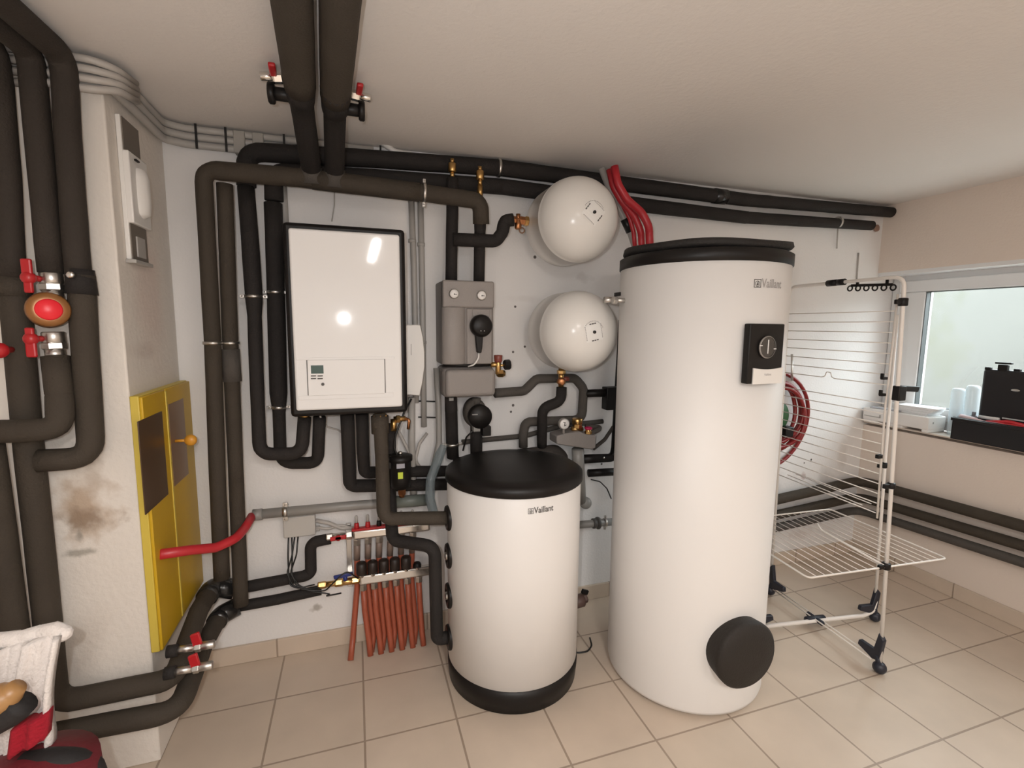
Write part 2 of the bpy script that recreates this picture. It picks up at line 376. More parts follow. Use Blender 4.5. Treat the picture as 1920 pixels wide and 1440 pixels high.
# ================================================================== insulated pipes on the back wall
# top pair under the ceiling
P = pts(W, (462, 349, .05), (461, 284, .05), (700, 298, .05), (940, 315, .05), (1230, 353, .05), (1400, 375, .05), (1651, 396, .05))
P[-1].x = XR-.004
o = pipe('topmost long dark foam pipe running under the ceiling to the right-hand corner', P, .037, FOAMD, .07, 'long pipes under the ceiling', taper=lambda t: .037-.006*max(0, (t-.6)/.4))
MB().tube([P[4].lerp(P[5], .62), P[4].lerp(P[5], .75)], .040, 0, 16).build('joint_tape', TAPE, o)
clamp(o, W(935, 315, .05), (1, 0, 0), .038)
o['label'] = 'upper of the two long dark foam pipes under the ceiling, ending in the corner'
P = pts(W, (514, 376, .05), (512, 322, .05), (700, 333, .05), (940, 350, .05), (1230, 388, .05), (1400, 408, .05), (1634, 423, .05))
o2 = pipe('lower of the two long dark foam pipes under the ceiling, sagging behind the red hoses', P, .036, FOAMD, .06, 'long pipes under the ceiling', taper=lambda t: .036-.007*max(0, (t-.6)/.4))
clamp(o2, W(1571, 417, .05), (1, 0, 0), .031)
MB().tube(pts(W, (1571, 428, .03), (1569, 466, .012)), .004, 0, 8).build('hanging_wire', CABG, o2)
# the two verticals that feed the boiler from the left
P = pts(W, (461, 352, .05), (468, 440, .09), (476, 556, .12), (481, 700, .14), (487, 852, .16), (566, 850, .17), (571, 782, .17))
o = pipe('left foam pipe dropping beside the boiler and hooking up into it', P, .037, FOAMD, .055, 'hooked boiler pipes', taper=lambda t: .033 if t < .34 else .027)
clamp(o, W(476, 556, .12), (0, 0, 1), .032, (0, .12, 0))
MB().cyl(W(571, 786, .17), (0, 0, 1), .02, .03, 12).build('brass_union', BRASS, o)
P = pts(W, (512, 381, .06), (514, 440, .06), (517, 548, .06), (521, 700, .06), (526, 868, .06), (596, 868, .10), (599, 782, .17))
o = pipe('right foam pipe dropping beside the boiler, hooking up under it lowest of all', P, .036, FOAMD, .055, 'hooked boiler pipes', taper=lambda t: .035 if t < .34 else .026)
clamp(o, W(517, 548, .06), (0, 0, 1), .032, (0, .06, 0)); clamp(o, W(523, 763, .06), (0, 0, 1), .028, (0, .06, 0))
# front header with its left leg
P = pts(W, (416, 1084, .16), (408, 900, .16), (399, 643, .16), (381, 318, .18), (560, 333, .19), (795, 362, .19), (901, 377, .19), (902, 420, .17))
o = pipe('long brown foam pipe rising beside the yellow cabinet and running right above the boiler', P, .041, FOAM, .05, jit=.015, taper=lambda t: .030 if t < .53 else .030+.006*min(1, (t-.53)*20))
MB().tube([P[4].lerp(P[5], .1), P[5]-(P[5]-P[4]).normalized()*.02], .039, 0, 16, .02).build('foam_sleeve', FOAM, o)
clamp(o, W(795, 362, .19), P[5]-P[4], .038, (0, .19, 0)); clamp(o, W(399, 643, .16), (0, 0, 1), .031)
P = pts(W, (452, 1134, .155), (443, 900, .13), (432, 643, .13), (421, 345, .15))
o = pipe('brown foam pipe standing upright just left of the two hooked boiler pipes', P, .029, FOAM, .05, jit=.015)
MB().tube([W(432, 655, .13), W(436, 715, .13)], .034, 0, 16, .02).build('joint_tape', FOAMG, o)
clamp(o, W(432, 643, .13), (0, 0, 1), .030)
# ceiling pair coming towards the viewer
for (a, b, c, d, zz, lab, sx) in (((571, 188), (584, 318), (586, 345), (551, -60), 2.268, 'left one of the two thick ceiling pipes coming forward overhead', -1), ((622, 205), (627, 322), (628, 352), (631, -60), 2.268, 'right one of the two thick ceiling pipes coming forward overhead', 1)):
    sh = V((.010*sx, 0, 0)); k = FZ(*a, zz)+sh; e = FZ(*d, zz)+sh; q = W(*b, .20); q2 = W(*c, .19)
    fwd = (e-k).normalized()
    o = tag(MB().tube([k+fwd*.10, e+fwd*1.6], .046, 0, 20, .01).build('overhead_pipe', FOAM), lab, 'pipe', 'overhead ceiling pipes')
    MB().tube([k+fwd*.16, k+fwd*.07, k, q, q2], .05, .05, 16, .015, taper=lambda t: .046-.009*min(1, t/.35)).build('tapered_drop', FOAMD, o)
    MB().tube([q.lerp(q2, -.15), q2], .041, 0, 16, .01).build('grey_collar', FOAMG, o)
    # drain cock
    side = V((sx, 0, 0)); s0 = k+fwd*.02+side*.045
    tee = MB().cyl(s0-side*.02, side, .020, .055, 14, .003).cyl(s0+side*.03, side, .032, .02, 14, .004)
    tee.build('black_cap', BLACK, o)
    v = s0+V((0, 0, .030))+fwd*.045+side*.012
    hb = MB(); hexnut(hb, v-side*.01, side+V((0, 0, -.15)), .017, .03); hb.cyl(v+side*.02, side+V((0, 0, -.15)), .012, .035, 12, .002); hb.build('drain_valve', CHROME, o)
    MB().obox(v+side*.016+fwd*.045, (.010, 0, 0), fwd*.034, (0, 0, .006), .004).cyl(v+side*.016, fwd, .007, .02, 8).build('red_lever', RED, o)
# ---- pump station feeders
P = pts(W, (848, 335, .10), (848, 400, .105), (847, 450, .11), (846, 530, .12))
o = pipe('left foam riser above the pump unit topped by a brass air vent', P, .027, FOAMD, .05, 'pump unit risers')
b = MB(); c = W(848, 334, .10); b.cyl(c, (0, 0, 1), .010, .03, 12).cyl(c+V((0, 0, .025)), (0, 0, 1), .018, .04, 14, .003).cyl(c+V((0, 0, .065)), (0, 0, 1), .009, .018, 10); b.build('air_vent', BRASS, o)
P = pts(W, (901, 384, .17), (900, 430, .13), (899, 470, .12), (898, 530, .12))
o = pipe('right foam riser entering the pump unit below the header elbow', P, .027, FOAMD, .05, 'pump unit risers', jit=.04)
b = MB(); c = W(900, 348, .12); b.cyl(c, (0, 0, 1), .010, .03, 12).cyl(c+V((0, 0, .025)), (0, 0, 1), .018, .04, 14, .003).cyl(c+V((0, 0, .065)), (0, 0, 1), .009, .018, 10).cyl(c-V((0, 0, .05)), (0, 0, 1), .013, .05, 12); b.build('air_vent', BRASS, o)
P = pts(W, (850, 449, .15), (930, 452, .155), (942, 436, .155), (946, 414, .155), (962, 412, .16))
o = pipe('short foam branch crossing to the upper expansion vessel with a brass end', P, .029, FOAMD, .035, jit=.03)
t = thing('cap_valve', 'brass cap valve at the left side of the upper expansion vessel', 'valve', W(968, 417, .16))
b = MB(); p = W(958, 411, .16); q = W(993, 416, .16); ax = (q-p).normalized(); n = (q-p).length
hexnut(b, p, ax, .016, .025); b.cyl(p+ax*.02, ax, .013, n*.55, 14); hexnut(b, p+ax*(n*.45), ax, .02, .03); b.cyl(p+ax*.035-V((0, 0, .0)), (0, 0, -1), .016, .04, 12, .003); b.cyl(p+ax*.035, (0, 0, 1), .010, .028, 10)
b.build('valve_body', COPPER, t); hexnut(MB(), p, ax, .01, .01)
b = MB(); hexnut(b, p+ax*(n*.72), ax, .023, n*.2); b.build('union_nut', BRASS, t)
MB().cyl(q-ax*.012, ax, .016, .02, 14).build('seal_ring', WHITEP, t)
MB().torus(p+ax*.05+V((0, -.01, -.045)), (0, 1, 0), .012, .003, 20, 6).build('loop_handle', BRONZE, t)

# ================================================================== bundle in front of the pier (far left)
def up_over(px, py, d): 
    q = PF(px, py, d); z = CEIL-.040; top = V((q.x, q.y, z)); return [V((q.x-.02, q.y-.9, z)), top]
P = up_over(116, 70, .07) + pts(PF, (127, 250, .07), (143, 470, .07), (150, 540, .07))
pipe('dark foam pipe nearest the white pier edge, upper half up to the ceiling', P, .0315, FOAMM, .06, 'pier pipes')
P = pts(PF, (152, 516, .07), (160, 660, .07), (172, 858, .07), (72, 864, .08))
o = pipe('brown foam pipe nearest the pier edge, lower half bending left into its neighbour', P, .034, FOAM, .07, 'pier pipes')
MB().tube(pts(PF, (151, 505, .07), (153, 552, .07)), .04, 0, 16, .02, taper=lambda t: .033+.006*t).build('joint_tape', FOAMD, o)
MB().cyl(PF(137, 516, .11), (0, -1, 0), .010, .02, 10, .003).build('test_nipple', CHROME, o)
P = up_over(52, 40, .07) + pts(PF, (64, 170, .07), (79, 330, .07), (96, 512, .07))
pipe('dark foam pipe above the red-faced circulation pump up to the ceiling', P, .031, FOAMM, .06, 'pier pipes')
P = pts(PF, (104, 668, .085), (112, 740, .10), (114, 803, .125), (40, 808, .13), (-60, 810, .135))
pipe('brown foam pipe below the red-faced pump curving left out of view', P, .033, FOAM, .075, 'pier pipes')
P = up_over(-20, 20, .07) + pts(PF, (-2, 150, .07), (14, 330, .07), (24, 520, .07))
pipe('left dark foam pipe of the pier bundle up to the ceiling', P, .030, FOAMM, .06, 'pier pipes')
P = pts(PF, (25, 512, .06), (34, 620, .06), (52, 820, .055), (72, 1000, .055), (92, 1190, .055), (104, 1318, .06), (252, 1288, .06), (292, 1280, .06))
c = P[-1]; ZU = c.z
P[-1] = V((XP+.08, YP-.06, ZU)); P += [V((XP+.08, 2.10, W(400, 1100, .1).z-.02)), V((XP+.09, D-.08, W(402, 1104, .1).z)), W(440, 1104, .08)]
o = pipe('brown foam pipe running down the pier and turning along its foot, upper of two', P, .035, FOAM, .06, 'pier foot pipes', jit=.015)
MB().tube(pts(PF, (25, 520, .06), (28, 556, .06)), .039, 0, 16, .02).build('foam_collar', FOAM, o)
MB().tube([P[-3].lerp(P[-2], .55), P[-2], P[-1]], .042, .05, 16, .02).build('black_wrapped_elbow', TAPE, o)
P = pts(PF, (-22, 830, .10), (2, 1000, .10), (28, 1190, .10), (46, 1388, .10), (200, 1358, .10), (300, 1340, .10)); ZL = P[-1].z
P[-1] = V((XP+.10, YP-.10, ZL)); P += [V((XP+.10, 2.06, ZL+.04)), V((XP+.12, D-.12, W(420, 1130, .1).z-.045)), W(445, 1137, .09)]
o = pipe('lower brown foam pipe turning around the foot of the pier', P, .035, FOAM, .07, 'pier foot pipes', jit=.015)
MB().tube([P[-3].lerp(P[-2], .75), P[-2], P[-1]], .040, .05, 16, .02).build('black_wrapped_elbow', TAPE, o)
# circulation pump with its two valves
t = thing('circulation_pump', 'circulation pump with a bright red round face between two red-handled valves', 'pump', PF(88, 575, .09))
c = PF(90, 581, .085); AX = V((.46, -.89, 0)).normalized()
b = MB(); b.cyl(c-AX*.05, AX, .050, .09, 28, .012).ball(c-AX*.03, .053, 20, (1, .6, 1)); b.build('pump_body', BRONZE, t)
MB().lathe(c+AX*.036, AX, [(.046, 0), (.049, .008), (.045, .016), (.031, .018)], 28).build('pump_flange', mat('pump_copper', (.30, .13, .04), .35, .3), t)
MB().lathe(c+AX*.05, AX, [(.030, 0), (.030, .008), (.027, .012), (.0, .013)], 28, cap=False).build('pump_face', REDB, t)
for (px, py, lab) in ((97, 531, 'upper'), (101, 641, 'lower')):
    q = PF(px, py, .085); ax = V((.03, 0, -1))
    b = MB(); b.cyl(q+V((0, 0, .03)), ax, .027, .032, 16, .003); hexnut(b, q, ax, .029, .022); b.cyl(q-V((0, 0, .02)), ax, .024, .03, 14); b.build('union_valve', STEEL, t)
    h = q+V((-.028, -.05, .01)); b = MB(); b.ball(h, .018, 14, (1, .9, 1)).cyl(h, (.3, .9, 0), .009, .04, 10)
    b.obox(h+V((0, -.002, .03 if lab == 'upper' else -.03)), (.012, 0, 0), (0, .006, 0), (0, 0, .022), .004); b.obox(h+V((0, -.002, -.02 if lab == 'upper' else .01)), (.010, 0, 0), (0, .006, 0), (0, 0, .022), .004); b.build('red_handle', RED, t)
t = tag(MB().ball(PF(-2, 657, .16), .022, 12).cyl(PF(-2, 657, .16), (0, 1, 0), .009, .05, 10).build('red_valve', RED), 'red valve knob cut by the left edge of the photo', 'valve')
# drain cocks at the pier foot
for (px, py, nm) in ((362, 1214, 'upper'), (358, 1254, 'lower')):
    q = on(0, XP+.15, px, py); t = thing('drain_valve', nm+' of two brass drain cocks with red levers at the foot of the pier', 'valve', q, 'pier drain cocks')
    b = MB(); b.cyl(q-V((.06, 0, 0)), (1, 0, 0), .012, .07, 12); hexnut(b, q+V((.005, 0, 0)), (1, 0, 0), .017, .02); b.cyl(q+V((.02, 0, 0)), (1, 0, 0), .014, .045, 14, .003); b.build('valve_body', STEEL, t)
    MB().obox(q+V((.012, -.004, .03)), (.014, 0, .004), (0, .006, 0), (-.004, 0, .022), .004).build('red_lever', RED, t)
    MB().cyl(q-V((.075, 0, 0)), (1, 0, 0), .02, .03, 14).build('foam_plug', FOAMD, t)

# ================================================================== low pipes behind the manifold
P = pts(W, (443, 1104, .08), (570, 1080, .07), (583, 1074, .07), (582, 1017, .07), (620, 1010, .07))
o = pipe('upper low foam pipe stepping up to the red-handled manifold valve', P, .025, FOAMD, .04, 'manifold feed pipes')
P = pts(W, (447, 1137, .09), (520, 1124, .07), (602, 1106, .07))
o = pipe('lower low foam pipe running straight to the brass manifold valve', P, .023, FOAMD, .04, 'manifold feed pipes')
# drain pipe and red hose from the gas cabinet
P = pts(W, (476, 965, .09), (660, 948, .08), (716, 944, .07), (800, 937, .07))
o = pipe('horizontal grey drain pipe held by a steel clamp above the cable box', P, .021, PVC, .04, None, 0, 'drain_pipe')
MB().tube([W(474, 966, .09), W(492, 964, .09)], .025, 0, 18).build('pipe_socket', PVC, o)
MB().tube([P[2]+V((.06, 0, 0)), P[3]], .028, 0, 18, .03).build('branch_fitting', mat('green_grey_pvc', (.17, .19, .17), .45), o)
clamp(o, W(535, 959, .09), (1, 0, -.02), .022, (0, .09, 0), w=.02)
P = [PS(297, 1040, .03), W(352, 1034, .42), W(405, 1027, .30), W(442, 1010, .25), W(458, 992, .17), W(473, 967, .10)]
P[1] = P[0].lerp(W(405, 1027, .30), .55)+V((0, 0, .003))
pipe('bright red hose leading from the yellow cabinet to the grey drain pipe', P, .018, REDH, .08, None, 0, 'hose', 'hose')
# pipes under the boiler
P = pts(W, (651, 776, .17), (654, 850, .15), (656, 911, .11), (720, 910, .06), (838, 908, .05))
pipe('left of two dark foam pipes hanging under the boiler middle', P, .029, FOAMD, .04, 'pipes under the boiler')
P = pts(W, (679, 776, .17), (681, 850, .15), (683, 886, .13), (712, 885, .06), (838, 883, .05))
pipe('right of two dark foam pipes hanging under the boiler middle', P, .027, FOAMD, .04, 'pipes under the boiler')
# ================================================================== tanks
def tank_port(parent, c, R, n, z, r, cap=True):
    p = V((c[0], c[1], z))+V(n)*(R-.006)
    b = MB().lathe(p, n, [(r, 0), (r, .010), (r*.93, .016), (r*.55, .017), (r*.5, .008), (0, .008)], 28, cap=False)
    o = b.build('port_rosette', BLACK, parent)
    if cap: MB().lathe(p, n, [(r*.32, 0), (r*.32, .020), (r*.22, .024), (0, .024)], 14, cap=False).build('port_plug', STEEL, o)
    return p
def emblem(parent, place, s, m):
    b = MB(); t = s*.09
    for (x0, y0, x1, y1) in ((0, 0, s, t), (0, s-t, s, s), (0, 0, t, s), (s-t, 0, s, s)): b.add([place(x0, y0), place(x1, y0), place(x1, y1), place(x0, y1)], [(0, 1, 2, 3)])
    n = 18
    for k in range(n):     # hare sitting in an egg: ring, body and two ears
        a0, a1 = 2*PI*k/n, 2*PI*(k+1)/n
        f = lambda a, r: place(s*.5+math.cos(a)*s*r*.9, s*.46+math.sin(a)*s*r)
        b.add([f(a0, .36), f(a1, .36), f(a1, .29), f(a0, .29)], [(0, 1, 2, 3)])
    b.add([place(s*x, s*y) for x, y in ((.36, .26), (.62, .26), (.66, .42), (.56, .55), (.44, .52), (.36, .40))], [(0, 1, 2, 3, 4, 5)])
    for x in (.46, .56): b.add([place(s*(x-.03), s*.5), place(s*(x+.03), s*.5), place(s*(x+.10), s*.76), place(s*(x+.04), s*.78)], [(0, 1, 2, 3)])
    return b.build('emblem', m, parent)
def wrap(c, R, az, z):
    def f(u, v):
        a = az+u/R; return V((c[0]+math.cos(a)*R, c[1]+math.sin(a)*R, z+v))
    return f
# ---- small buffer tank
sc, sR = (.646, 1.95), .290
t = thing('buffer_tank', 'small white floor-standing tank with a flat black lid and black base ring', 'tank', (sc[0], sc[1], 0))
MB().lathe((sc[0], sc[1], .10), (0, 0, 1), [(sR-.01, 0), (sR, .004), (sR, .80), (sR-.01, .81)], 72).build('jacket', SHELL, t)
MB().lathe((sc[0], sc[1], 0), (0, 0, 1), [(sR-.02, 0), (sR-.004, .004), (sR+.002, .06), (sR+.002, .102), (sR-.02, .103)], 72).build('base_ring', BLACK, t)
MB().lathe((sc[0], sc[1], .900), (0, 0, 1), [(sR+.004, 0), (sR+.008, .004), (sR+.006, .034), (sR-.012, .046), (sR-.06, .050), (0, .052)], 72, cap=False).build('lid', BLACK, t)
ports = []
for i, (px, py) in enumerate(((847, 984), (845, 1051), (843, 1120), (841, 1190))):
    z = on(0, sc[0]-sR, px, py).z; ports.append(tank_port(t, sc, sR, (-1, 0, 0), z, .053, i in (1, 2)))
h = cylhit(sc, sR, 990, 963); a0 = math.atan2(h.y-sc[1], h.x-sc[0])
pl = wrap(sc, sR+.0012, a0, h.z)
emblem(t, lambda u, v: pl(u, v-.002), .022, INK)
letters('Vaillant', .034, lambda u, v: pl(u*.82+.024, v), INK, t, 'lettering', .0007)
# ---- big cylinder
bc, bR = (1.402, 1.739), .334
t = thing('hot_water_tank', 'tall white hot water tank with a black lid and a dark round flange cover', 'tank', (bc[0], bc[1], 0))
MB().lathe((bc[0], bc[1], .012), (0, 0, 1), [(bR-.02, 0), (bR-.004, .006), (bR, .02), (bR, 1.776), (bR-.01, 1.781)], 96).build('jacket', SHELL, t)
MB().lathe((bc[0], bc[1], 0), (0, 0, 1), [(bR-.03, 0), (bR-.022, .014)], 72).build('base_ring', mat('shadow_rim_grey', (.20, .17, .14), .7), t)  # dark ring stands in for the shadow rim at the tank's foot
MB().lathe((bc[0], bc[1], 1.787), (0, 0, 1), [(bR+.0, 0), (bR+.005, .003), (bR+.005, .044), (bR-.006, .050), (0, .051)], 96, cap=False).build('lid_ring', BLACK, t)
def sag(p):
    a = math.atan2(p.y-bc[1], p.x-bc[0]); r = math.hypot(p.x-bc[0], p.y-bc[1])
    k = max(0, math.cos(a+.30))**6*(r/bR)**3; q = p.copy(); q.z += .034*k+.003*math.sin(a*5)*(r/bR)**2+.006*max(0, math.cos(a-2.6))*(r/bR); q.x += .03*k; return q
MB().lathe((bc[0], bc[1], 1.837), (0, 0, 1), [(bR-.05, 0), (bR-.016, .003), (bR-.008, .012), (bR-.012, .030), (bR-.05, .036), (0, .034)], 64, cap=False, warp=sag).build('foam_lid', mat('black_foam_lid', (.014, .012, .011), .75, bump=.8, bscale=90), t)
h = cylhit(bc, bR, 1433, 530); az = math.atan2(h.y-bc[1], h.x-bc[0])
a0 = az-.115
h0 = cylhit(bc, bR, 1413, 538); pl2 = wrap(bc, bR+.0012, math.atan2(h0.y-bc[1], h0.x-bc[0]), h0.z)
emblem(t, lambda u, v: pl2(u, v-.002), .030, INK)
letters('Vaillant', .044, lambda u, v: pl2(u*.80+.033, v), INKL, t, 'lettering', .0007)
n = V((math.cos(az), math.sin(az), 0)); s = V((-math.sin(az), math.cos(az), 0)); up = V((0, 0, 1))
def plate(px, py): return (on(2, 0, px, py))
# thermometer panel: a flat black plate standing off the jacket
hp = cylhit(bc, bR, 1431, 660); azp = math.atan2(hp.y-bc[1], hp.x-bc[0]); n = V((math.cos(azp), math.sin(azp), 0)); s = V((-math.sin(azp), math.cos(azp), 0))
c = V((bc[0], bc[1], 0))+n*(bR+.012)
def onp(px, py, off=.012):
    o = V((bc[0], bc[1], 0))+n*(bR+off); r = ray(px, py); k = (o-EYEP).dot(n)/r.dot(n); p = EYEP+r*k; return (p-o).dot(s), p.z
uL = onp(1398, 660)[0]; uR = onp(1462, 660)[0]; zt = onp(1432, 607)[1]; zb = onp(1422, 718)[1]
uc = (uL+uR)/2; hw = abs(uR-uL)/2; cc = c+s*uc+up*((zt+zb)/2)
MB().obox(cc, s*hw, n*.014, up*(zt-zb)/2, .004).build('thermometer_panel', BLACK, t)
face = cc+n*.0145
wz = zb+(zt-zb)*.25
cov = MB(); N = 14; vs = []; hw2 = hw*.86; u0 = (hw-hw2)
for k in range(N+1):
    u = -hw2+2*hw2*k/N; zz = wz-.006*math.sin(PI*k/N)+.003; q = face+s*(u+u0); q.z = zz; vs.append(q)
q = face+s*(hw2+u0); q.z = zb-.002; vs.append(q); q = face+s*(-hw2+u0); q.z = zb-.002; vs.append(q)
cov.prism(vs, n*.004); cov.build('white_cover', WHITEP, t)
letters('Vaillant', .012, lambda u, v: V(((face+n*.0045+s*(u-.02+u0)).x, (face+n*.0045+s*(u-.02+u0)).y, zb+.028+v)), INKL, t, 'small_lettering')
g = onp(1437, 651, .027); gc = V((bc[0], bc[1], 0))+n*(bR+.0265)+s*g[0]+up*g[1]
d = MB().lathe(gc, n, [(.038, 0), (.040, .004), (.036, .007), (.033, .0065), (0, .006)], 36, cap=False).build('thermometer_dial', mat('dark_dial', (.06, .055, .05), .15), t)
MB().lathe(gc+n*.004, n, [(.0395, 0), (.0405, .003), (.037, .005)], 36, cap=False).build('dial_rim', GREYP, d)
MB().obox(gc+n*.008+up*.002, s*.0016, n*.001, up*.025, 0).build('needle', LBL, d)
for k in (-1, 1): MB().obox(gc+n*.008+s*k*.034-up*.006*k, s*.006, n*.001, up*.0016, 0).build('scale_mark', LBL, d)
# flange cover near the floor
hf = cylhit(bc, bR, 1383, 1215); azf = math.atan2(hf.y-bc[1], hf.x-bc[0]); nf = V((math.cos(azf), math.sin(azf), 0)); sf = V((-math.sin(azf), math.cos(azf), 0))
fc = V((bc[0], bc[1], hf.z))+nf*(bR-.03)
f = MB().lathe(fc, nf, [(.128, 0), (.136, .06), (.136, .075), (.125, .086), (.06, .094), (0, .095)], 48, cap=False); f.build('flange_cover', mat('dark_foam_cover', (.016, .012, .009), .7, bump=.4, bscale=140), t)
# union on the far left side of the jacket
q = W(1155, 563, .42); b = MB(); b.cyl(V((bc[0]-bR+.04, q.y, q.z)), (-1, 0, 0), .014, .06, 12); b.build('side_nipple', STEEL, t)
# ================================================================== pipes that end at the small tank
P = [W(712, 776, .27), W(716, 850, .30), W(720, 990, .34), ports[0]+V((-.008, 0, 0))]
P[2].z = ports[0].z+.005
o = pipe('long foam pipe from the boiler underside to the top port of the small tank', P, .028, FOAM, .045, 'buffer tank pipes', .012)
MB().tube([W(712, 780, .27), W(713, 812, .27)], .036, 0, 16, .02).build('foam_collar', FOAM, o)
b = MB(); hexnut(b, W(713, 789, .27), (0, 0, 1), .03, .03); b.build('brass_nut', BRASS, o)
P = [W(731, 795, .17), W(731, 930, .18), W(736, 1013, .30), W(812, 1016, .37), V((0, 0, 0)), ports[3]+V((-.008, 0, 0))]
P[4] = V((P[3].x+.008, ports[3].y, ports[3].z)); P[3].y = ports[3].y-.02
o = pipe('foam pipe bending down beside the small tank to its lowest port', P, .027, FOAMD, .05, 'buffer tank pipes', .012)
# filling valve under the boiler
t = thing('fill_valve', 'small brass angle valve under the right end of the boiler', 'valve', W(738, 790, .22))
q = W(738, 786, .24); b = MB(); b.cyl(q, (1, 0, 0), .012, .05, 12); hexnut(b, q+V((.01, 0, 0)), (1, 0, 0), .017, .018); b.cyl(q, (0, 0, -1), .013, .05, 12); b.build('valve_body', BRASS, t)
MB().tube([q+V((.05, 0, 0)), q+V((.065, -.01, -.005)), q+V((.06, -.01, -.045))], .007, .01, 10).build('hose_tail', COPPER, t)
# ---- black dirt separator
t = thing('dirt_separator', 'black magnetic filter with a small yellow-green tag under the boiler', 'filter', W(748, 900, .25))
c = W(751, 884, .25)
MB().lathe(c-V((0, 0, .075)), (0, 0, 1), [(.03, 0), (.04, .006), (.045, .05), (.045, .12), (.052, .125), (.052, .146), (.035, .152)], 28).build('filter_body', BLACK, t)
MB().box(c+V((-.075, -.02, .015)), c+V((-.03, .03, .075)), .008).build('inlet_block', BLACK, t)
MB().cyl(c+V((0, 0, .075)), (0, 0, 1), .010, .014, 12, .003).build('vent_screw', CHROME, t)
MB().box(c+V((-.020, -.050, .028)), c+V((.014, -.0455, .048))).build('silver_label', mat('silver_label', (.30, .30, .34), .3), t)
MB().box(c+V((-.015, -.0485, -.018)), c+V((.006, -.0445, .010))).build('yellow_tag', mat('yellow_green_tag', (.50, .60, .05), .4), t)
b = MB(); hexnut(b, c+V((.004, 0, -.105)), (0, 0, 1), .018, .032); b.cyl(c+V((.004, 0, -.115)), (0, 0, 1), .012, .02, 12); b.build('drain_nut', COPPER, t)
tag(MB().tube([W(771, 748, .2), W(757, 775, .24), W(742, 815, .25), W(739, 840, .25), W(744, 852, .25), c+V((-.012, 0, .075))], .0045, .05, 8).build('power_cable', CABLE), 'thin black cable looping from the white box to the black filter', 'cable')
# ================================================================== boiler
t = thing('wall_boiler', 'white-fronted wall-hung boiler in a black casing with a small control display', 'boiler', (-.02, D-.17, 1.19))
yF = D-.34
MB().box((-.243, yF+.012, 1.190), (.202, D-.004, 1.926), .014).build('casing', BLACK, t)
MB().box((-.220, yF-.016, 1.219), (.179, yF+.02, 1.900), .009, 3).build('front_panel', WHITE, t)
def on_b(px, py, e=0): return on(1, yF-.016-e, px, py)
a, b_ = on_b(576, 675), on_b(722, 738)
MB().box((a.x-.003, yF-.0175, b_.z-.002), (b_.x+.003, yF-.010, a.z+.003)).build('flap_seam', mat('seam_grey', (.09, .085, .08), .6), t)
f = MB().box((a.x, yF-.0215, b_.z+.001), (b_.x, yF-.012, a.z), .002).build('control_flap', WHITE, t)
a, b_ = on_b(583, 685), on_b(607, 700)
MB().box((a.x, yF-.0225, b_.z), (b_.x, yF-.020, a.z)).build('display', LCD, f)
for yy in (704.5, 709.5):
    for k in range(2): p, q = on_b(583+k*12.5, yy-1), on_b(593+k*12.5, yy+1); MB().box((p.x, yF-.0235, q.z), (q.x, yF-.020, p.z), .0006).build('button', INK, f)
p = on_b(605.5, 720); MB().cyl((p.x, yF-.021, p.z), (0, -1, 0), .006, .005, 14, .001).build('knob', INK, f)
p, q = on_b(560, 742), on_b(738, 744); MB().box((p.x, yF-.0185, q.z), (q.x, yF-.014, p.z), .001).build('trim_ridge', WHITE, t)
p, q = on_b(556, 671), on_b(740, 673); MB().box((p.x, yF-.0185, q.z), (q.x, yF-.014, p.z), .001).build('trim_ridge', WHITE, t)
# control box to the right
t = thing('control_box', 'slim white plastic box with a bowed side, fixed right of the boiler', 'box', W(778, 680, .1))
dd = .15
MB().prism([W(760, 609, dd), W(788, 609, dd), W(793, 632, dd), W(796, 660, dd), W(796, 688, dd), W(792, 718, dd), W(787, 742, dd), W(760, 740, dd)], (0, .115, 0), .004).build('housing', WHITEP, t)
MB().prism([W(770.4, 645, dd+.001), W(771.4, 645, dd+.001), W(771.6, 666, dd+.001), W(770.6, 666, dd+.001)], (0, .004, 0)).build('printed_mark', INKL, t)
# conduits and cables behind
for (P, lab) in ((pts(W, (771, 372, .015), (776, 500, .015), (779, 640, .015), (780, 755, .015)), 'left grey conduit running down the wall between boiler and pump unit'), (pts(W, (788, 368, .02), (791, 500, .02), (793, 640, .02), (795, 800, .015)), 'right grey conduit running down the wall between boiler and pump unit')):
    o = pipe(lab, P, .014, PVCG, 0, 'grey conduits by the boiler', 0, 'conduit')
    for (k) in (.2, .62): clamp(o, P[0].lerp(P[-1], k), (0, 0, 1), .014, None, PVCG, .015)
pipe('short grey conduit seen above the upper left corner of the boiler', pts(W, (530, 345, .015), (535, 430, .015)), .016, PVCG, 0, None, 0, 'conduit')
tag(MB().tube(pts(W, (627, 352, .01), (627, 385, .01), (622, 415, .02)), .003, .05, 6).build('wall_cable', CABG), 'thin grey cable on the bare wall above the boiler', 'cable')
pipe('grey conduit running from under the white box down past the black filter', pts(W, (772, 745, .06), (772, 830, .05), (776, 935, .05)), .016, PVCG, .05, None, 0, 'conduit')
tag(MB().tube(pts(W, (745, 805, .05), (768, 850, .045), (790, 880, .04)), .008, .03, 8).build('wall_cable', CABG), 'grey cable slanting down to the right behind the black filter', 'cable')
tag(MB().tube(pts(W, (801, 812, .02), (786, 832, .03), (779, 860, .04), (786, 882, .04), (800, 890, .03)), .008, .03, 8).build('wall_cable', CABG), 'grey cable curving like a hook right of the black filter', 'cable')
for yy in (752, 782): tag(MB().tube(pts(W, (784, yy, .02), (822, yy+1, .02)), .0035, 0, 8).build('wall_cable', CABLE), ('upper' if yy == 752 else 'lower')+' of two short dark level cables between conduit and pump unit', 'cable', 'short level cables')
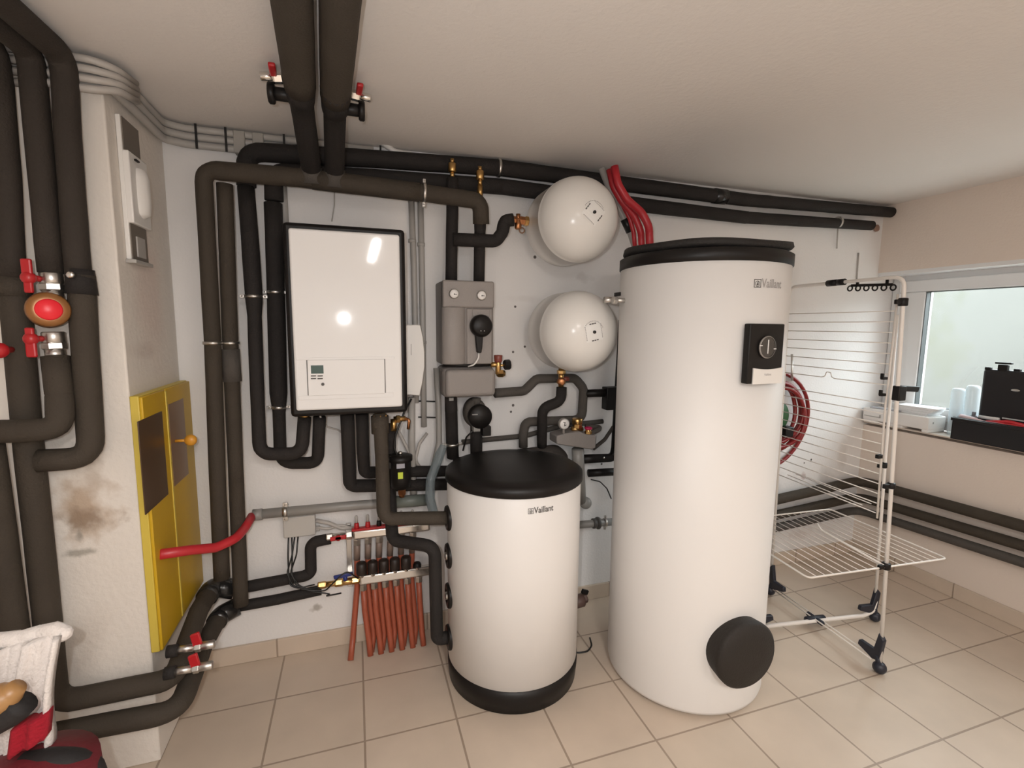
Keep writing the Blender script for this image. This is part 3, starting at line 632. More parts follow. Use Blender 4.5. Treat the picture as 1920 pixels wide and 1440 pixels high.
tag(MB().tube(pts(W, (600, 780, .18), (612, 800, .12), (634, 806, .1), (642, 812, .08)), .004, .03, 6).build('wall_cable', CABG), 'thin grey cable hanging from the boiler underside beside the hooked pipes', 'cable')
# grey discharge hose with a clear end
tag(MB().tube(pts(W, (818, 690, .08), (822, 760, .09), (823, 830, .10), (812, 880, .12), (810, 900, .13)), .014, .1, 12).build('discharge_hose', PVC), 'smooth grey hose running down left of the pump unit', 'hose')
t = thing('clear_hose', 'bluish clear plastic hose ending in a cup behind the small tank top pipe', 'hose', W(810, 960, .15))
MB().tube(pts(W, (830, 836, .10), (818, 870, .14), (807, 900, .17), (806, 935, .18), (813, 962, .18)), .022, .06, 14, cap=False).build('hose_wall', CLEAR, t)
MB().lathe(W(813, 968, .18)-V((0, 0, .006)), (0, 0, 1), [(.014, 0), (.028, .004), (.03, .012), (.026, .014)], 20).build('white_cup', WHITEP, t)

# ================================================================== pump unit
t = thing('pump_unit', 'grey moulded pump unit with two round thermometers and a black pump head', 'pump', (.49, D-.1, 1.22))
yS = D-.20
MB().box((.372, yS, 1.372), (.606, D-.01, 1.747), .010, 3).build('back_shell', EPP, t)
MB().box((.372, yS-.012, 1.628), (.606, yS+.03, 1.747), .008, 2).build('upper_cover', EPPL, t)
MB().lathe((.424, yS+.012, 1.376), (0, 0, 1), [(.05, 0), (.054, .006), (.054, .25), (.05, .254)], 28, warp=lambda p: V((p.x, yS+.012+(p.y-yS-.012)*.55, p.z))).build('bulged_cover', EPPL, t)
MB().box((.480, yS-.006, 1.376), (.598, yS+.03, 1.626), .005).build('pump_recess', EPPL, t)
MB().box((.505, yS-.010, 1.59), (.585, yS-.004, 1.623), .003).build('recess_panel', EPPL, t)
for (px, py) in ((850.5, 551), (902, 554)):
    p = on(1, yS-.012, px, py)
    g = MB().lathe(p, (0, -1, 0), [(.021, 0), (.021, .014), (.018, .016)], 24).build('thermometer', STEEL, t)
    MB().lathe(p+V((0, -.014, 0)), (0, -1, 0), [(.0185, 0), (.0175, .003), (0, .0032)], 24, cap=False).build('dial', DIAL, g)
    MB().box(p+V((-.001, -.0182, -.0035)), p+V((.011, -.0174, -.0010))).ball(p+V((0, -.0175, -.002)), .003, 8).build('needle', INK, g)
p = on(1, yS-.02, 902, 611)
hd = MB().lathe(p+V((0, .03, 0)), (0, -1, 0), [(.044, 0), (.050, .012), (.051, .036), (.047, .05), (.036, .058), (0, .060)], 32, cap=False).build('pump_head', BLACK, t)
for k in (-1, 1): MB().ball(p+V((k*.008, -.029, -.022)), .0022, 8).build('indicator', LBL, hd)
MB().obox(p+V((.004, -.026, .019)), (.012, 0, .001), (0, .002, 0), (0, 0, .0012)).build('logo_mark', INKL, hd)
b = MB(); q = on(1, yS-.03, 899, 640); b.prism([q+V((-.018, 0, .035)), q+V((.018, 0, .035)), q+V((.014, 0, -.03)), q+V((.010, 0, -.052)), q+V((-.008, 0, -.052)), q+V((-.012, 0, -.03))], (0, .03, 0), .004); b.build('plug', BLACK, t)
MB().tube([q+V((0, .015, -.05)), q+V((-.001, .012, -.075)), q+V((-.02, .01, -.105)), q+V((-.045, .03, -.115))], .004, .03, 8).build('pump_cable', CABW, t)
MB().tube([(.374, yS+.006, 1.371), (.60, yS+.006, 1.371)], .006, 0, 8).build('shell_gap', BLACK, t)
# lower moulded block
MB().box((.374, yS+.016, 1.222), (.617, D-.01, 1.362), .022, 3).build('lower_shell', EPP, t)
MB().box((.384, yS-.006, 1.226), (.617, yS+.06, 1.352), .018, 3).build('lower_cover', EPPL, t)
# safety group on its right
t = thing('safety_valve', 'brass safety valve with a dark red cap and a black knob beside the pump unit', 'valve', W(937, 690, .2))
q = W(934, 686, .2)
b = MB(); b.cyl(q+V((-.035, 0, .006)), (1, 0, 0), .012, .04, 12); b.cyl(q-V((0, 0, .04)), (0, 0, 1), .013, .075, 14, .003); hexnut(b, q+V((-.005, -.0, -.035)), (1, 0, 0), .019, .03); b.cyl(q+V((.012, 0, -.035)), (1, 0, 0), .014, .02, 12); b.cyl(q, (1, 0, .1), .006, .04, 10); b.build('valve_body', BRASS, t)
MB().lathe(q+V((0, 0, .016)), (0, 0, 1), [(.014, 0), (.018, .006), (.020, .032), (.018, .034)], 20).build('red_cap', ORED, t)
MB().lathe(q+V((.028, 0, .004)), (1, 0, .05), [(.020, 0), (.024, .004), (.024, .026), (.022, .03)], 8, False).build('black_knob', BLACK, t)
# below the unit: return pipe and second pump
P = pts(W, (845, 742, .12), (846, 770, .11), (848, 835, .07), (849, 857, .06))
o = pipe('dark foam pipe dropping from the left underside of the pump unit', P, .030, FOAMD, .04, None, .05)
clamp(o, W(848, 833, .07), (0, 0, 1), .03, (0, .07, 0)); MB().box(W(842, 752, .15), W(850, 745, .14), .002).build('grey_tab', PVC, o)
t = thing('heating_pump', 'round black circulation pump hanging below the grey pump unit', 'pump', W(895, 780, .14))
c = W(892, 775, .13)
MB().lathe(c+V((0, .06, 0)), (0, -1, 0), [(.05, 0), (.062, .01), (.062, .06), (.052, .075)], 28, warp=lambda p: V((c.x+(p.x-c.x)*.86, p.y, c.z+(p.z-c.z)*1.15))).build('foam_cover', FOAMG, t)
h = MB().lathe(W(897, 779, .16), (0, -1, 0), [(.052, 0), (.056, .012), (.056, .04), (.05, .05), (0, .053)], 32, cap=False).build('pump_head', BLACK, t)
q = W(893, 777, .21); MB().box(q+V((-.020, -.004, -.002)), q+V((.006, .001, .002))).build('logo_mark', INKL, h)
MB().box(W(905, 800, .19), W(917, 814, .15), .004).build('terminal_box', BLACK, t)
MB().box(W(888, 796, .20), W(897, 806, .16), .003).build('grey_cap', PVC, t)
MB().tube(pts(W, (893, 796, .13), (893, 835, .08), (893, 850, .06)), .030, .03, 16, .03).build('outlet_pipe', FOAMD, t)
tag(MB().tube(pts(W, (886, 808, .17), (874, 820, .14), (868, 845, .12)), .004, .04, 8).build('pump_cable', CABLE), 'black cable drooping from the round pump behind the tank lid', 'cable')
tag(MB().tube(pts(W, (893, 746, .13), (893, 758, .13)), .022, 0, 12).build('pipe_nipple', FOAMG), 'short grey connector between the pump unit and the round pump', 'connector')

# ================================================================== pipework between pump unit and big tank
P = pts(W, (928, 737, .10), (983, 733, .07), (1006, 710, .06), (1078, 709, .06), (1094, 728, .06), (1091, 787, .06), (985, 791, .06), (981, 815, .06), (981, 838, .055))
pipe('foam pipe winding from the pump unit over and back behind the gauge block', P, .0235, FOAMG, .05, 'pipes between pump unit and tall tank', .02)
P = pts(W, (1053, 726, .14), (1052, 752, .14), (1017, 765, .13), (1016, 820, .08), (1016, 836, .06))
pipe('foam pipe with an S-bend dropping from the lower expansion vessel', P, .026, FOAMD, .05, 'pipes between pump unit and tall tank', .02)
pipe('thin grey foam pipe slanting behind the others above the tank lid', pts(W, (866, 829, .025), (985, 817, .025), (1055, 798, .025), (1130, 790, .02)), .013, FOAMG, .2, None, .02)
P = pts(W, (1092, 738, .06), (1150, 736, .08), (1185, 733, .10))
o = pipe('black foam stub leading right into the tall tank under the lower vessel', P, .022, BLACK, .03, None, .05)
MB().box(W(1139, 727, .11), W(1152, 765, .05), .004).build('flange_block', BLACK, o)
P = pts(W, (1168, 600, .05), (1160, 735, .05), (1154, 838, .06), (1150, 858, .06), (1086, 861, .06))
o = pipe('black foam pipe hugging the left flank of the tall tank and hooking left', P, .024, BLACK, .035, None, .04)
MB().cyl(W(1132, 858, .09), (0, -1, 0), .005, .004, 8).build('drawing_pin', CHROME, o)
pipe('black level foam pipe just below the hooked one left of the tall tank', pts(W, (1103, 887, .06), (1165, 884, .08)), .021, BLACK, 0, None, .03)
tag(MB().tube(pts(W, (1108, 899, .03), (1125, 903, .03), (1138, 916, .02), (1146, 935, .01)), .0035, .04, 6).build('wall_cable', CABLE), 'thin black cable trailing on the wall left of the tall tank', 'cable')
tag(MB().tube(pts(W, (1112, 842, .05), (1134, 824, .05), (1150, 800, .05)), .010, .05, 10).build('grey_hose', FOAMG), 'thin dark grey hose curving from the gauge block to the tall tank', 'hose')
P = pts(W, (1086, 984, .07), (1150, 978, .07))
o = pipe('grey level pipe with a coupling between the two tanks', P, .020, PVC, 0, None, 0, 'pipe')
clamp(o, P[0].lerp(P[1], .75), P[1]-P[0], .020, (0, .07, 0))
b = MB(); m_ = P[0].lerp(P[1], .38); b.cyl(m_, P[1]-P[0], .028, .018, 18, .003); b.cyl(m_+(P[1]-P[0])*.12, P[1]-P[0], .033, .016, 18, .003); b.build('coupling', mat('dark_grey_coupling', (.09, .085, .08), .45), o)
# gauge block
t = thing('valve_block', 'light grey insulated block with a pressure gauge and a red-topped valve', 'valve group', W(1081, 830, .14))
d0 = .17
MB().prism([W(1044, 818, d0), W(1058, 813, d0), W(1088, 809, d0), W(1100, 815, d0), W(1118, 816, d0), W(1117, 840, d0), W(1110, 843, d0), W(1044, 833, d0)], (0, .10, 0), .006).build('insulation', EPPL, t)
q = W(1058, 795, .19)
g = MB().lathe(q+V((0, .02, 0)), (0, -1, 0), [(.026, 0), (.028, .004), (.028, .022), (.024, .025)], 28).cyl(q-V((0, -.008, .05)), (0, 0, 1), .006, .04, 10).build('pressure_gauge', GREYP, t)
MB().lathe(q+V((0, -.0035, 0)), (0, -1, 0), [(.0245, 0), (.0235, .002), (0, .0022)], 28, cap=False).build('dial', DIAL, g)
MB().obox(q+V((0, -.006, 0)), (.0012, 0, .009), (0, .0006, 0), (.002, 0, 0)).obox(q+V((.004, -.006, -.006)), (.005, 0, .002), (0, .0006, 0), (0, 0, .0018)).obox(q+V((-.002, -.006, .009)), (.006, 0, -.001), (0, .0006, 0), (0, 0, .0015)).build('needle', INK, g)
q = W(1082, 800, .13); b = MB(); b.cyl(q-V((0, 0, .03)), (0, 0, 1), .016, .05, 14); hexnut(b, q-V((0, 0, .008)), (0, 0, 1), .023, .022); b.cyl(q+V((0, 0, .014)), (0, 0, 1), .027, .03, 18, .003); b.cyl(q+V((-.03, 0, -.012)), (1, 0, 0), .013, .06, 12); b.build('brass_stack', BRASS, t)
q = W(1103, 812, .15); b = MB(); b.cyl(q-V((0, 0, .025)), (0, 0, 1), .015, .045, 14, .003); hexnut(b, q-V((0, 0, .004)), (0, 0, 1), .019, .015); b.build('brass_valve', BRASS, t)
MB().lathe(q+V((0, 0, .018)), (0, 0, 1), [(.012, 0), (.020, .004), (.021, .010), (.012, .016), (0, .017)], 12, cap=False).build('red_cap', mat('raspberry_cap', (.45, .01, .08), .35), t)
MB().tube(pts(W, (1098, 800, .12), (1125, 801, .12), (1122, 806, .15), (1108, 812, .15)), .013, .02, 10).build('side_outlet', FOAMG, t)
P = pts(W, (1083, 842, .12), (1086, 900, .09), (1088, 940, .07))
MB().tube(P, .031, .04, 16, .01).build('outlet_pipe', PVC, t)
MB().ball(W(1098, 943, .07), .033, 18, (1, .9, 1)).build('outlet_funnel', PVC, t)
# drain fitting behind the small tank
t = thing('tank_drain', 'dark drain tap poking out low behind the small tank', 'tap', W(1095, 1125, .3))
q = W(1084, 1128, .33); b = MB(); b.cyl(q-V((.03, 0, 0)), (1, 0, .1), .032, .06, 16, .006); hexnut(b, q+V((.02, 0, .01)), (1, 0, .2), .024, .025); b.build('tap_body', mat('brown_tap', (.10, .06, .05), .5), t)
MB().obox(q+V((.035, 0, .045)), (.016, 0, -.006), (0, .008, 0), (.004, 0, .010), .003).build('tap_handle', BLACK, t)
tag(MB().tube([FZ(1070, 1222, .006), FZ(1085, 1224, .006), FZ(1102, 1222, .006), FZ(1110, 1210, .006), FZ(1106, 1196, .006)], .004, .05, 8).build('floor_cable', CABLE), 'short black cable end lying on the floor between the two tanks', 'cable')
# made-up horizontal pipe in place of a dark band behind the lid
pipe('made-up dark foam pipe in place of a level dark band just above the small tank lid', pts(W, (852, 872, .055), (1040, 846, .055), (1052, 856, .055), (1055, 890, .055)), .036, mat('dark_band_foam', (.045, .037, .032), .8, bump=.4, bscale=160), .03, None, .01)

# ================================================================== expansion vessels
def vessel(px, py, up_, lab):
    tip = W(px, py, .47); c = V((tip.x+.008, 0, tip.z+.003)); R = .185; y0 = D-.07
    t = thing('expansion_vessel', lab, 'vessel', (c.x, D-.25, c.z-R), 'expansion vessels')
    prof = []
    for k in range(9): a = PI/2*k/8; prof.append((R*math.sin(a)*1.0, .06*(1-math.cos(a))))
    L = .385
    prof += [(R, .10), (R, .218), (R+.0012, .219), (R+.0012, .223)]
    for k in range(0, 13): a = PI/2*k/12; prof.append((R*math.cos(a), .225+.165*math.sin(a)))
    prof[0] = (.002, 0); prof[-1] = (.002, .390)
    MB().lathe((c.x, y0, c.z), (0, -1, 0), prof, 64).build('shell', VESS, t)
    MB().box((c.x-.05, D-.08, c.z-.10), (c.x+.05, D-.004, c.z+.10), .004).build('wall_bracket', STEEL, t)
    f = V((c.x, y0-.390, c.z))
    # label printed round the gas valve
    def onshell(u, v):
        rr = min(.99, math.hypot(u, v)/R); return V((c.x+u, y0-.225-.165*math.sqrt(1-rr*rr)-.0012, c.z+v))
    s = .040; rot = math.radians(52 if up_ else 12); ru = lambda u, v: onshell(u*math.cos(rot)-v*math.sin(rot), u*math.sin(rot)+v*math.cos(rot))
    b = MB(); n = 6; g = {}
    vs = [ru(-s+2*s*i/n, -s+2*s*j/n) for j in range(n+1) for i in range(n+1)]
    b.add(vs, [(j*(n+1)+i, j*(n+1)+i+1, (j+1)*(n+1)+i+1, (j+1)*(n+1)+i) for j in range(n) for i in range(n)])
    lb = b.build('printed_label', VLBL, t)
    e = lambda u, v: ru(u, v)+V((0, -.0008, 0))
    b = MB()
    for q in (-1, 1):
        for k in range(3): u0 = -.016+k*.0115; v0 = q*.036-.0025; b.add([e(u0, v0), e(u0+.0095, v0), e(u0+.0095, v0+.005), e(u0, v0+.005)], [(0, 1, 2, 3)])
    b.build('bold_print', INK, lb)
    b = MB()
    for q in (-1, 1):
        for k in range(9):
            u0 = q*.0375-.0015; v0 = -.031+k*.007; b.add([e(u0, v0), e(u0+.003, v0), e(u0+.003, v0+.005), e(u0, v0+.005)], [(0, 1, 2, 3)])
    for k in range(14):
        a = math.radians(25+k*9); r0, r1 = .046, .049; b.add([onshell(math.cos(a)*r0, math.sin(a)*r0)+V((0, -.0006, 0)), onshell(math.cos(a)*r1, math.sin(a)*r1)+V((0, -.0006, 0)), onshell(math.cos(a+.1)*r1, math.sin(a+.1)*r1)+V((0, -.0006, 0)), onshell(math.cos(a+.1)*r0, math.sin(a+.1)*r0)+V((0, -.0006, 0))], [(0, 1, 2, 3)])
    b.build('fine_print', INKL, lb)
    MB().lathe(f+V((0, .001, 0)), (0, -1, 0), [(.0068, 0), (.0068, .008), (.005, .011), (0, .011)], 14, cap=False).build('gas_valve_cap', CABLE, t)
    return t
vessel(1113, 398, True, 'upper white expansion vessel close under the ceiling')
vessel(1113, 624, False, 'lower white expansion vessel beside the top of the tall tank')
t = thing('cap_valve', 'brass cap valve screwed under the lower expansion vessel', 'valve', W(1052, 710, .15))
q = W(1052, 712, .15); b = MB(); b.cyl(q-V((0, 0, .035)), (0, 0, 1), .014, .09, 14); hexnut(b, q+V((0, 0, .028)), (0, 0, 1), .021, .02); hexnut(b, q-V((0, 0, .02)), (0, 0, 1), .022, .018); b.build('valve_body', BRASS, t)
MB().cyl(q+V((0, .0, -.006)), (-.4, -1, 0), .020, .045, 16, .005).build('cap', COPPER, t)
MB().cyl(q+V((.01, 0, .004)), (1, 0, 0), .012, .03, 12).build('red_ring', ORED, t)
t = thing('side_cock', 'small black and steel cock on the left flank of the tall tank', 'valve', W(1157, 560, .25))
q = on(1, 1.80, 1156, 563); b = MB(); b.cyl(q+V((.05, 0, 0)), (-1, 0, 0), .010, .05, 12); hexnut(b, q+V((-.0, 0, 0)), (-1, 0, 0), .017, .018); b.build('cock_body', STEEL, t)
MB().obox(q+V((.0, -.006, .024)), (.013, 0, .002), (0, .006, 0), (0, 0, .008), .002).build('cock_handle', BLACK, t)

# ================================================================== red hoses by the vessels
for (P, r, lab) in ((((1152, 312, .20), (1158, 345, .21), (1176, 375, .215), (1203, 398, .22), (1217, 425, .23), (1219, 480, .25)), .019, 'outermost red hose arching from the ceiling behind the tall tank'),
                    (((1143, 318, .155), (1150, 350, .165), (1166, 378, .172), (1190, 405, .18), (1202, 435, .185), (1204, 480, .20)), .017, 'middle red hose arching from the ceiling behind the tall tank'),
                    (((1160, 352, .135), (1168, 385, .14), (1181, 410, .148), (1188, 435, .15), (1192, 480, .155)), .011, 'thinnest red hose beside the grey one above the tall tank')):
    PP = pts(W, *P); PP[0].z = min(PP[0].z, CEIL-.004)
    pipe(lab, PP, r, REDH, .10, 'red hoses above the tall tank', .0, 'hose', 'hose')
P = pts(W, (1127, 315, .105), (1150, 372, .105), (1178, 425, .105), (1196, 480, .11))
o = pipe('pale grey hose with a black sleeve beside the red hoses', P, .016, PVCG, .1, None, 0, 'hose', 'hose')
MB().tube(pts(W, (1171, 410, .105), (1182, 434, .105)), .023, 0, 14, .03).build('black_sleeve', CABLE, o)
# ================================================================== floor heating manifold
t = thing('heating_manifold', 'chrome floor heating manifold with black caps behind the small tank pipes', 'manifold', (.14, D-.08, .36))
zu = W(700, 998, .08).z; zl = W(735, 1078, .08).z; xu0 = W(662, 1006, .08).x; xl0 = W(674, 1092, .08).x; xe = .322
yb = D-.08
ub = MB().box((xu0, yb-.016, zu-.021), (xe, yb+.016, zu+.021), .009, 3).build('flow_bar', CHROME, t)
lb = MB().box((xl0, yb-.016, zl-.024), (xe+.01, yb+.016, zl+.024), .009, 3).build('return_bar', CHROME, t)
MB().box((xu0-.005, yb-.014, zu+.020), (xe, yb+.014, zu+.030), .002).build('red_base_strip', RED, t)
NX = 6; ux = [W(669+21.0*k, 1000, .08).x for k in range(NX)]; lx = [W(681+20.8*k, 1090, .08).x for k in range(NX)]
for k in range(NX):
    fm = MB().lathe((ux[k], yb, zu+.03), (0, 0, 1), [(.011, 0), (.012, .004), (.010, .022), (.007, .026)], 14).build('flow_meter', RED if k < 2 else BLACK, t)
    MB().lathe((ux[k], yb, zu+.052), (0, 0, 1), [(.0065, 0), (.0065, .034), (.004, .038)], 12).build('sight_glass', SIGHT, fm)
    b = MB(); hexnut(b, (ux[k], yb, zu-.021), (0, 0, -1), .017, .03); b.build('union_nut', STEEL, t)
    b = MB(); hexnut(b, (lx[k], yb, zl-.024), (0, 0, -1), .017, .03); b.build('union_nut', STEEL, t)
    if k < 5: MB().lathe((lx[k]-.006, yb, zl+.026), (0, 0, 1), [(.020, 0), (.024, .006), (.024, .052), (.018, .058), (0, .059)], 16, cap=False).build('valve_cap', mat('brown_black_cap', (.022, .014, .011), .45), t)
    else: MB().lathe((lx[k]-.006, yb, zl+.024), (0, 0, 1), [(.019, 0), (.02, .010), (.014, .022), (0, .024)], 16, cap=False).build('valve_cap', BLACK, t)
    b = MB(); hexnut(b, (lx[k]-.006, yb-.012, zl+.018), (0, -.3, 1), .010, .012); b.build('spindle', CHROME, t)
x = W(655, 1040, .03).x; MB().box((x-.012, D-.02, zl-.06), (x+.012, D-.004, zu+.03), .002).box((x-.010, D-.09, zu-.012), (x+.012, D-.004, zu-.004)).box((x-.010, D-.09, zl+.024), (x+.012, D-.004, zl+.030)).build('bracket', STEEL, t)
# valves on the left ends
v = thing('ball_valve', 'red-handled ball valve at the left end of the upper manifold bar', 'valve', W(632, 1010, .08))
p, q = V((W(612, 1012, .08).x, yb, zu)), V((xu0, yb, zu)); L_ = q.x-p.x
b = MB(); hexnut(b, p, (1, 0, 0), .019, L_*.25); b.cyl(p+V((L_*.2, 0, 0)), (1, 0, 0), .016, L_*.55, 16, .004); hexnut(b, p+V((L_*.72, 0, 0)), (1, 0, 0), .020, L_*.27); b.build('valve_body', CHROME, v)
MB().obox(p+V((L_*.45, -.026, .004)), (L_*.30, 0, .002), (0, .005, 0), (0, 0, .010), .004).cyl(p+V((L_*.45, -.015, .003)), (0, -1, 0), .012, .016, 12).build('red_handle', RED, v)
v = thing('ball_valve', 'brass ball valve with a blue lever at the left end of the lower manifold bar', 'valve', W(640, 1098, .08))
p, q = V((W(596, 1106, .08).x, yb, zl)), V((xl0, yb, zl)); L_ = q.x-p.x
b = MB(); hexnut(b, p, (1, 0, 0), .016, L_*.2); b.cyl(p+V((L_*.15, 0, 0)), (1, 0, 0), .013, L_*.4, 14); hexnut(b, p+V((L_*.4, 0, 0)), (1, 0, 0), .018, L_*.2); b.cyl(p+V((L_*.55, 0, 0)), (1, 0, 0), .016, L_*.3, 16, .004); hexnut(b, p+V((L_*.8, 0, 0)), (1, 0, 0), .017, L_*.2); b.build('valve_body', BRASS, v)
MB().obox(p+V((L_*.62, -.016, .040)), (.042, 0, .004), (0, .006, 0), (-.002, 0, .009), .004).cyl(p+V((L_*.66, -.010, .012)), (0, 0, 1), .010, .022, 10).build('blue_lever', BLUE, v)
# orange tubes down to the floor, one by one
ORD = ['first', 'second', 'third', 'fourth', 'fifth', 'sixth']
for k in range(NX):
    fx = W(692+19.5*k, 1200, .07).x
    tag(MB().tube([(lx[k], yb, zl-.045), (lx[k]+.004, yb-.004, zl-.16), (fx, yb-.035, .06), (fx+.004, yb-.055, .002)], .0135, .08, 12).build('heating_tube', ORANGE), ORD[k]+' orange heating tube from the left, under the lower manifold bar', 'pipe', 'orange heating tubes of the lower bar')
    gx = W((662 if k == 0 else 681)+19.5*k, 1200, .05).x
    o = tag(MB().tube([(ux[k], yb+.012, zu-.045), (ux[k]-.004, yb+.034, zl+.03), (ux[k]-.006, yb+.034, zl-.05), (gx, yb-.005, .07), (gx-.012, yb-.062 if k == 0 else yb-.03, .002)], .0135, .08, 12).build('heating_tube', ORANGE), ORD[k]+' orange heating tube from the left, rising behind to the upper manifold bar', 'pipe', 'orange heating tubes of the upper bar')
    MB().tube([(ux[k], yb+.012, zu-.045), (ux[k]-.003, yb+.026, zl+.09)], .0148, 0, 12).build('grey_sleeve', mat('smoky_sleeve', (.22, .16, .13), .4), o)
# junction box, cables
t = thing('junction_box', 'flat light grey cable box on the wall under the grey drain pipe', 'box', W(562, 985, .03))
p, q = W(530, 972, .05), W(592, 1003, .05); MB().box((p.x, D-.05, q.z), (q.x, D-.004, p.z), .004).build('housing', mat('light_grey_box', (.50, .48, .45), .45), t)
MB().box((q.x-.002, D-.035, q.z+.01), (q.x+.018, D-.012, q.z+.03), .003).build('cable_gland', PVCG, t)
for k, (dy, lab) in enumerate(((-4, 'upper'), (8, 'lower'))):
    tag(MB().tube(pts(W, (592, 980+dy, .03), (615, 984+dy, .03), (640, 988-dy*.6, .03), (672, 992+dy*.5, .03)), .007 if k else .010, .05, 8).build('wall_cable', CABG), lab+' grey cable leaving the cable box towards the manifold', 'cable', 'cables at the grey box')
for k in range(4):
    P = [W(541+k*6, 1003, .04), W(540+k*4+(k % 2)*4, 1040, .05), W(541+k*3-(k % 2)*6, 1075, .11), W(543+k*6, 1098, .12), W(560+k*9, 1103+k*2, .13), W(590+k*10, 1096+k*6, .13)]
    if k == 2: P += pts(W, (618, 1100, .14), (632, 1086, .14), (650, 1070, .13), (672, 1085, .12))
    if k == 3: P += pts(W, (610, 1118, .14), (640, 1112, .14))
    tag(MB().tube(P, .0035, .03, 6).build('sensor_cable', CABLE), ['leftmost', 'second', 'third', 'rightmost'][k]+' of the thin black cables dangling under the grey cable box', 'cable', 'black sensor cables')

# ================================================================== pier side: meter board and gas cabinet
t = thing('meter_board', 'brown-grey meter board with a white rounded meter high on the pier side', 'meter', (XP+.02, 2.0, 1.75))
by0, by1, bz0, bz1 = 1.925, 2.06, 1.755, 2.205
MB().box((XP, by0, bz0), (XP+.014, by1, bz1), .003).build('white_frame', WHITEP, t)
MB().box((XP+.01, by0+.006, bz0+.004), (XP+.017, by1-.002, bz1-.004)).build('board', BOARD, t)
m_ = MB().box((XP+.01, by0, 1.872), (XP+.030, by1+.012, 2.098), .004).build('meter_case', WHITEP, t)
MB().lathe((XP+.012, 2.005, 1.90), (0, 0, 1), [(.02, 0), (.038, .012), (.042, .04), (.042, .125), (.036, .155), (.02, .165)], 28).build('rounded_cover', WHITEP, m_)
MB().box((XP+.029, 1.962, 2.076), (XP+.038, 1.99, 2.083), .003).build('latch', BLACK, m_)
MB().box((XP+.016, 1.965, 1.768), (XP+.021, 2.03, 1.835), .001).build('plate', PVCG, t)
MB().box((XP, by0-.008, bz0-.012), (XP+.03, by1, bz0), .002).build('bottom_ledge', PVCG, t)
t = thing('gas_cabinet', 'yellow two-door cabinet with brown windows on the pier side', 'cabinet', (XP+.02, 2.1, .42))
cy0, cy1, cz0, cz1, ct = 1.857, 2.338, .415, 1.312, .036
MB().box((XP, cy0, cz0), (XP+ct-.010, cy1, cz1), .003).build('carcass', YELL, t)
ym = on(0, XP+ct, 309, 724).y
def door(ya, yb_, win, wm, nm):
    d = MB().box((XP+ct-.010, ya, cz0+.004), (XP+ct, yb_, cz1-.004), .003).build('door', YEL, t)
    P0 = [on(0, XP+ct, *q) for q in win]; wy0, wy1 = min(q.y for q in P0), max(q.y for q in P0); wz1 = (P0[0].z+P0[1].z)/2; wz0 = (P0[2].z+P0[3].z)/2
    MB().box((XP+ct-.002, wy0, wz0), (XP+ct+.0015, wy1, wz1), .001).build('window_pane', wm, d); return d
door(cy0, ym-.003, ((265, 788), (303, 770), (307, 930), (273, 970)), BROWN, 0)
d = door(ym+.003, cy1, ((318, 756), (343, 748), (352, 882), (327, 920)), BROWN2, 1)
MB().box((XP+ct-.006, ym-.006, cz0+.01), (XP+ct+.003, ym+.006, cz1-.01), .002).build('centre_strip', YELL, t)
k = on(0, XP+ct+.06, 362, 825); MB().cyl((XP+ct, k.y, k.z), (1, 0, 0), .006, .05, 10).ball((XP+ct+.052, k.y, k.z), .022, 16, (1, .7, 1)).build('knob', OCHRE, d)
# conduits along the ceiling line
ys = D-.03
for k in range(3):
    z = CEIL-.022-.030*k
    P = [V((-1.25, YP-.018, z)), V((XP+.005, YP-.018, z)), V((XP+.022, YP+.005, z)), V((XP+.022, D-.06, z)), V((XP+.09, D-.025, z)), V((W(735 if k else 700, 275, .02).x, D-.025, z))]
    o = tag(MB().tube(P, .014, .05, 12).build('ceiling_conduit', PVCG), ['uppermost', 'middle', 'lowest'][k]+' of three grey conduits running along the ceiling edge round the pier', 'conduit', 'ceiling edge conduits')
    if k == 2:
        for px in (370, 425, 533, 712):
            x = W(px, 245, .02).x; MB().box((x-.004, D-.045, CEIL-.10), (x+.004, D-.040, CEIL-.006)).build('conduit_clip', CABLE, o)
        for px in (450, 485):
            x = W(px, 245, .02).x; MB().box((x-.022, D-.046, CEIL-.10), (x+.02, D-.004, CEIL-.012), .004).build('conduit_joint', mat('dusty_grey', (.36, .34, .31), .6), o)
t = thing('cable_bundle', 'sagging bundle of grey cables at the top of the pier corner', 'cables', (-.85, YP-.06, 2.2))
for k in range(4):
    P = [V((-.90, YP-.048, CEIL-.030-.030*k)), V((-.80, YP-.048-.004*k, CEIL-.028-.028*k)), V((XP-.005, YP-.050, CEIL-.030-.027*k)), V((XP+.046, YP-.02, CEIL-.034-.020*k)), V((XP+.052, YP+.10, CEIL-.020-.018*k))]
    MB().tube(P, .011, .06, 10).build('cable', CABG, t)
tag(MB().tube(pts(W, (716, 268, .03), (740, 284, .03), (790, 294, .02), (850, 300, .02)), .012, .05, 10).build('wall_cable', CABW), 'pale cable leaving the conduits above the right overhead pipe', 'cable')

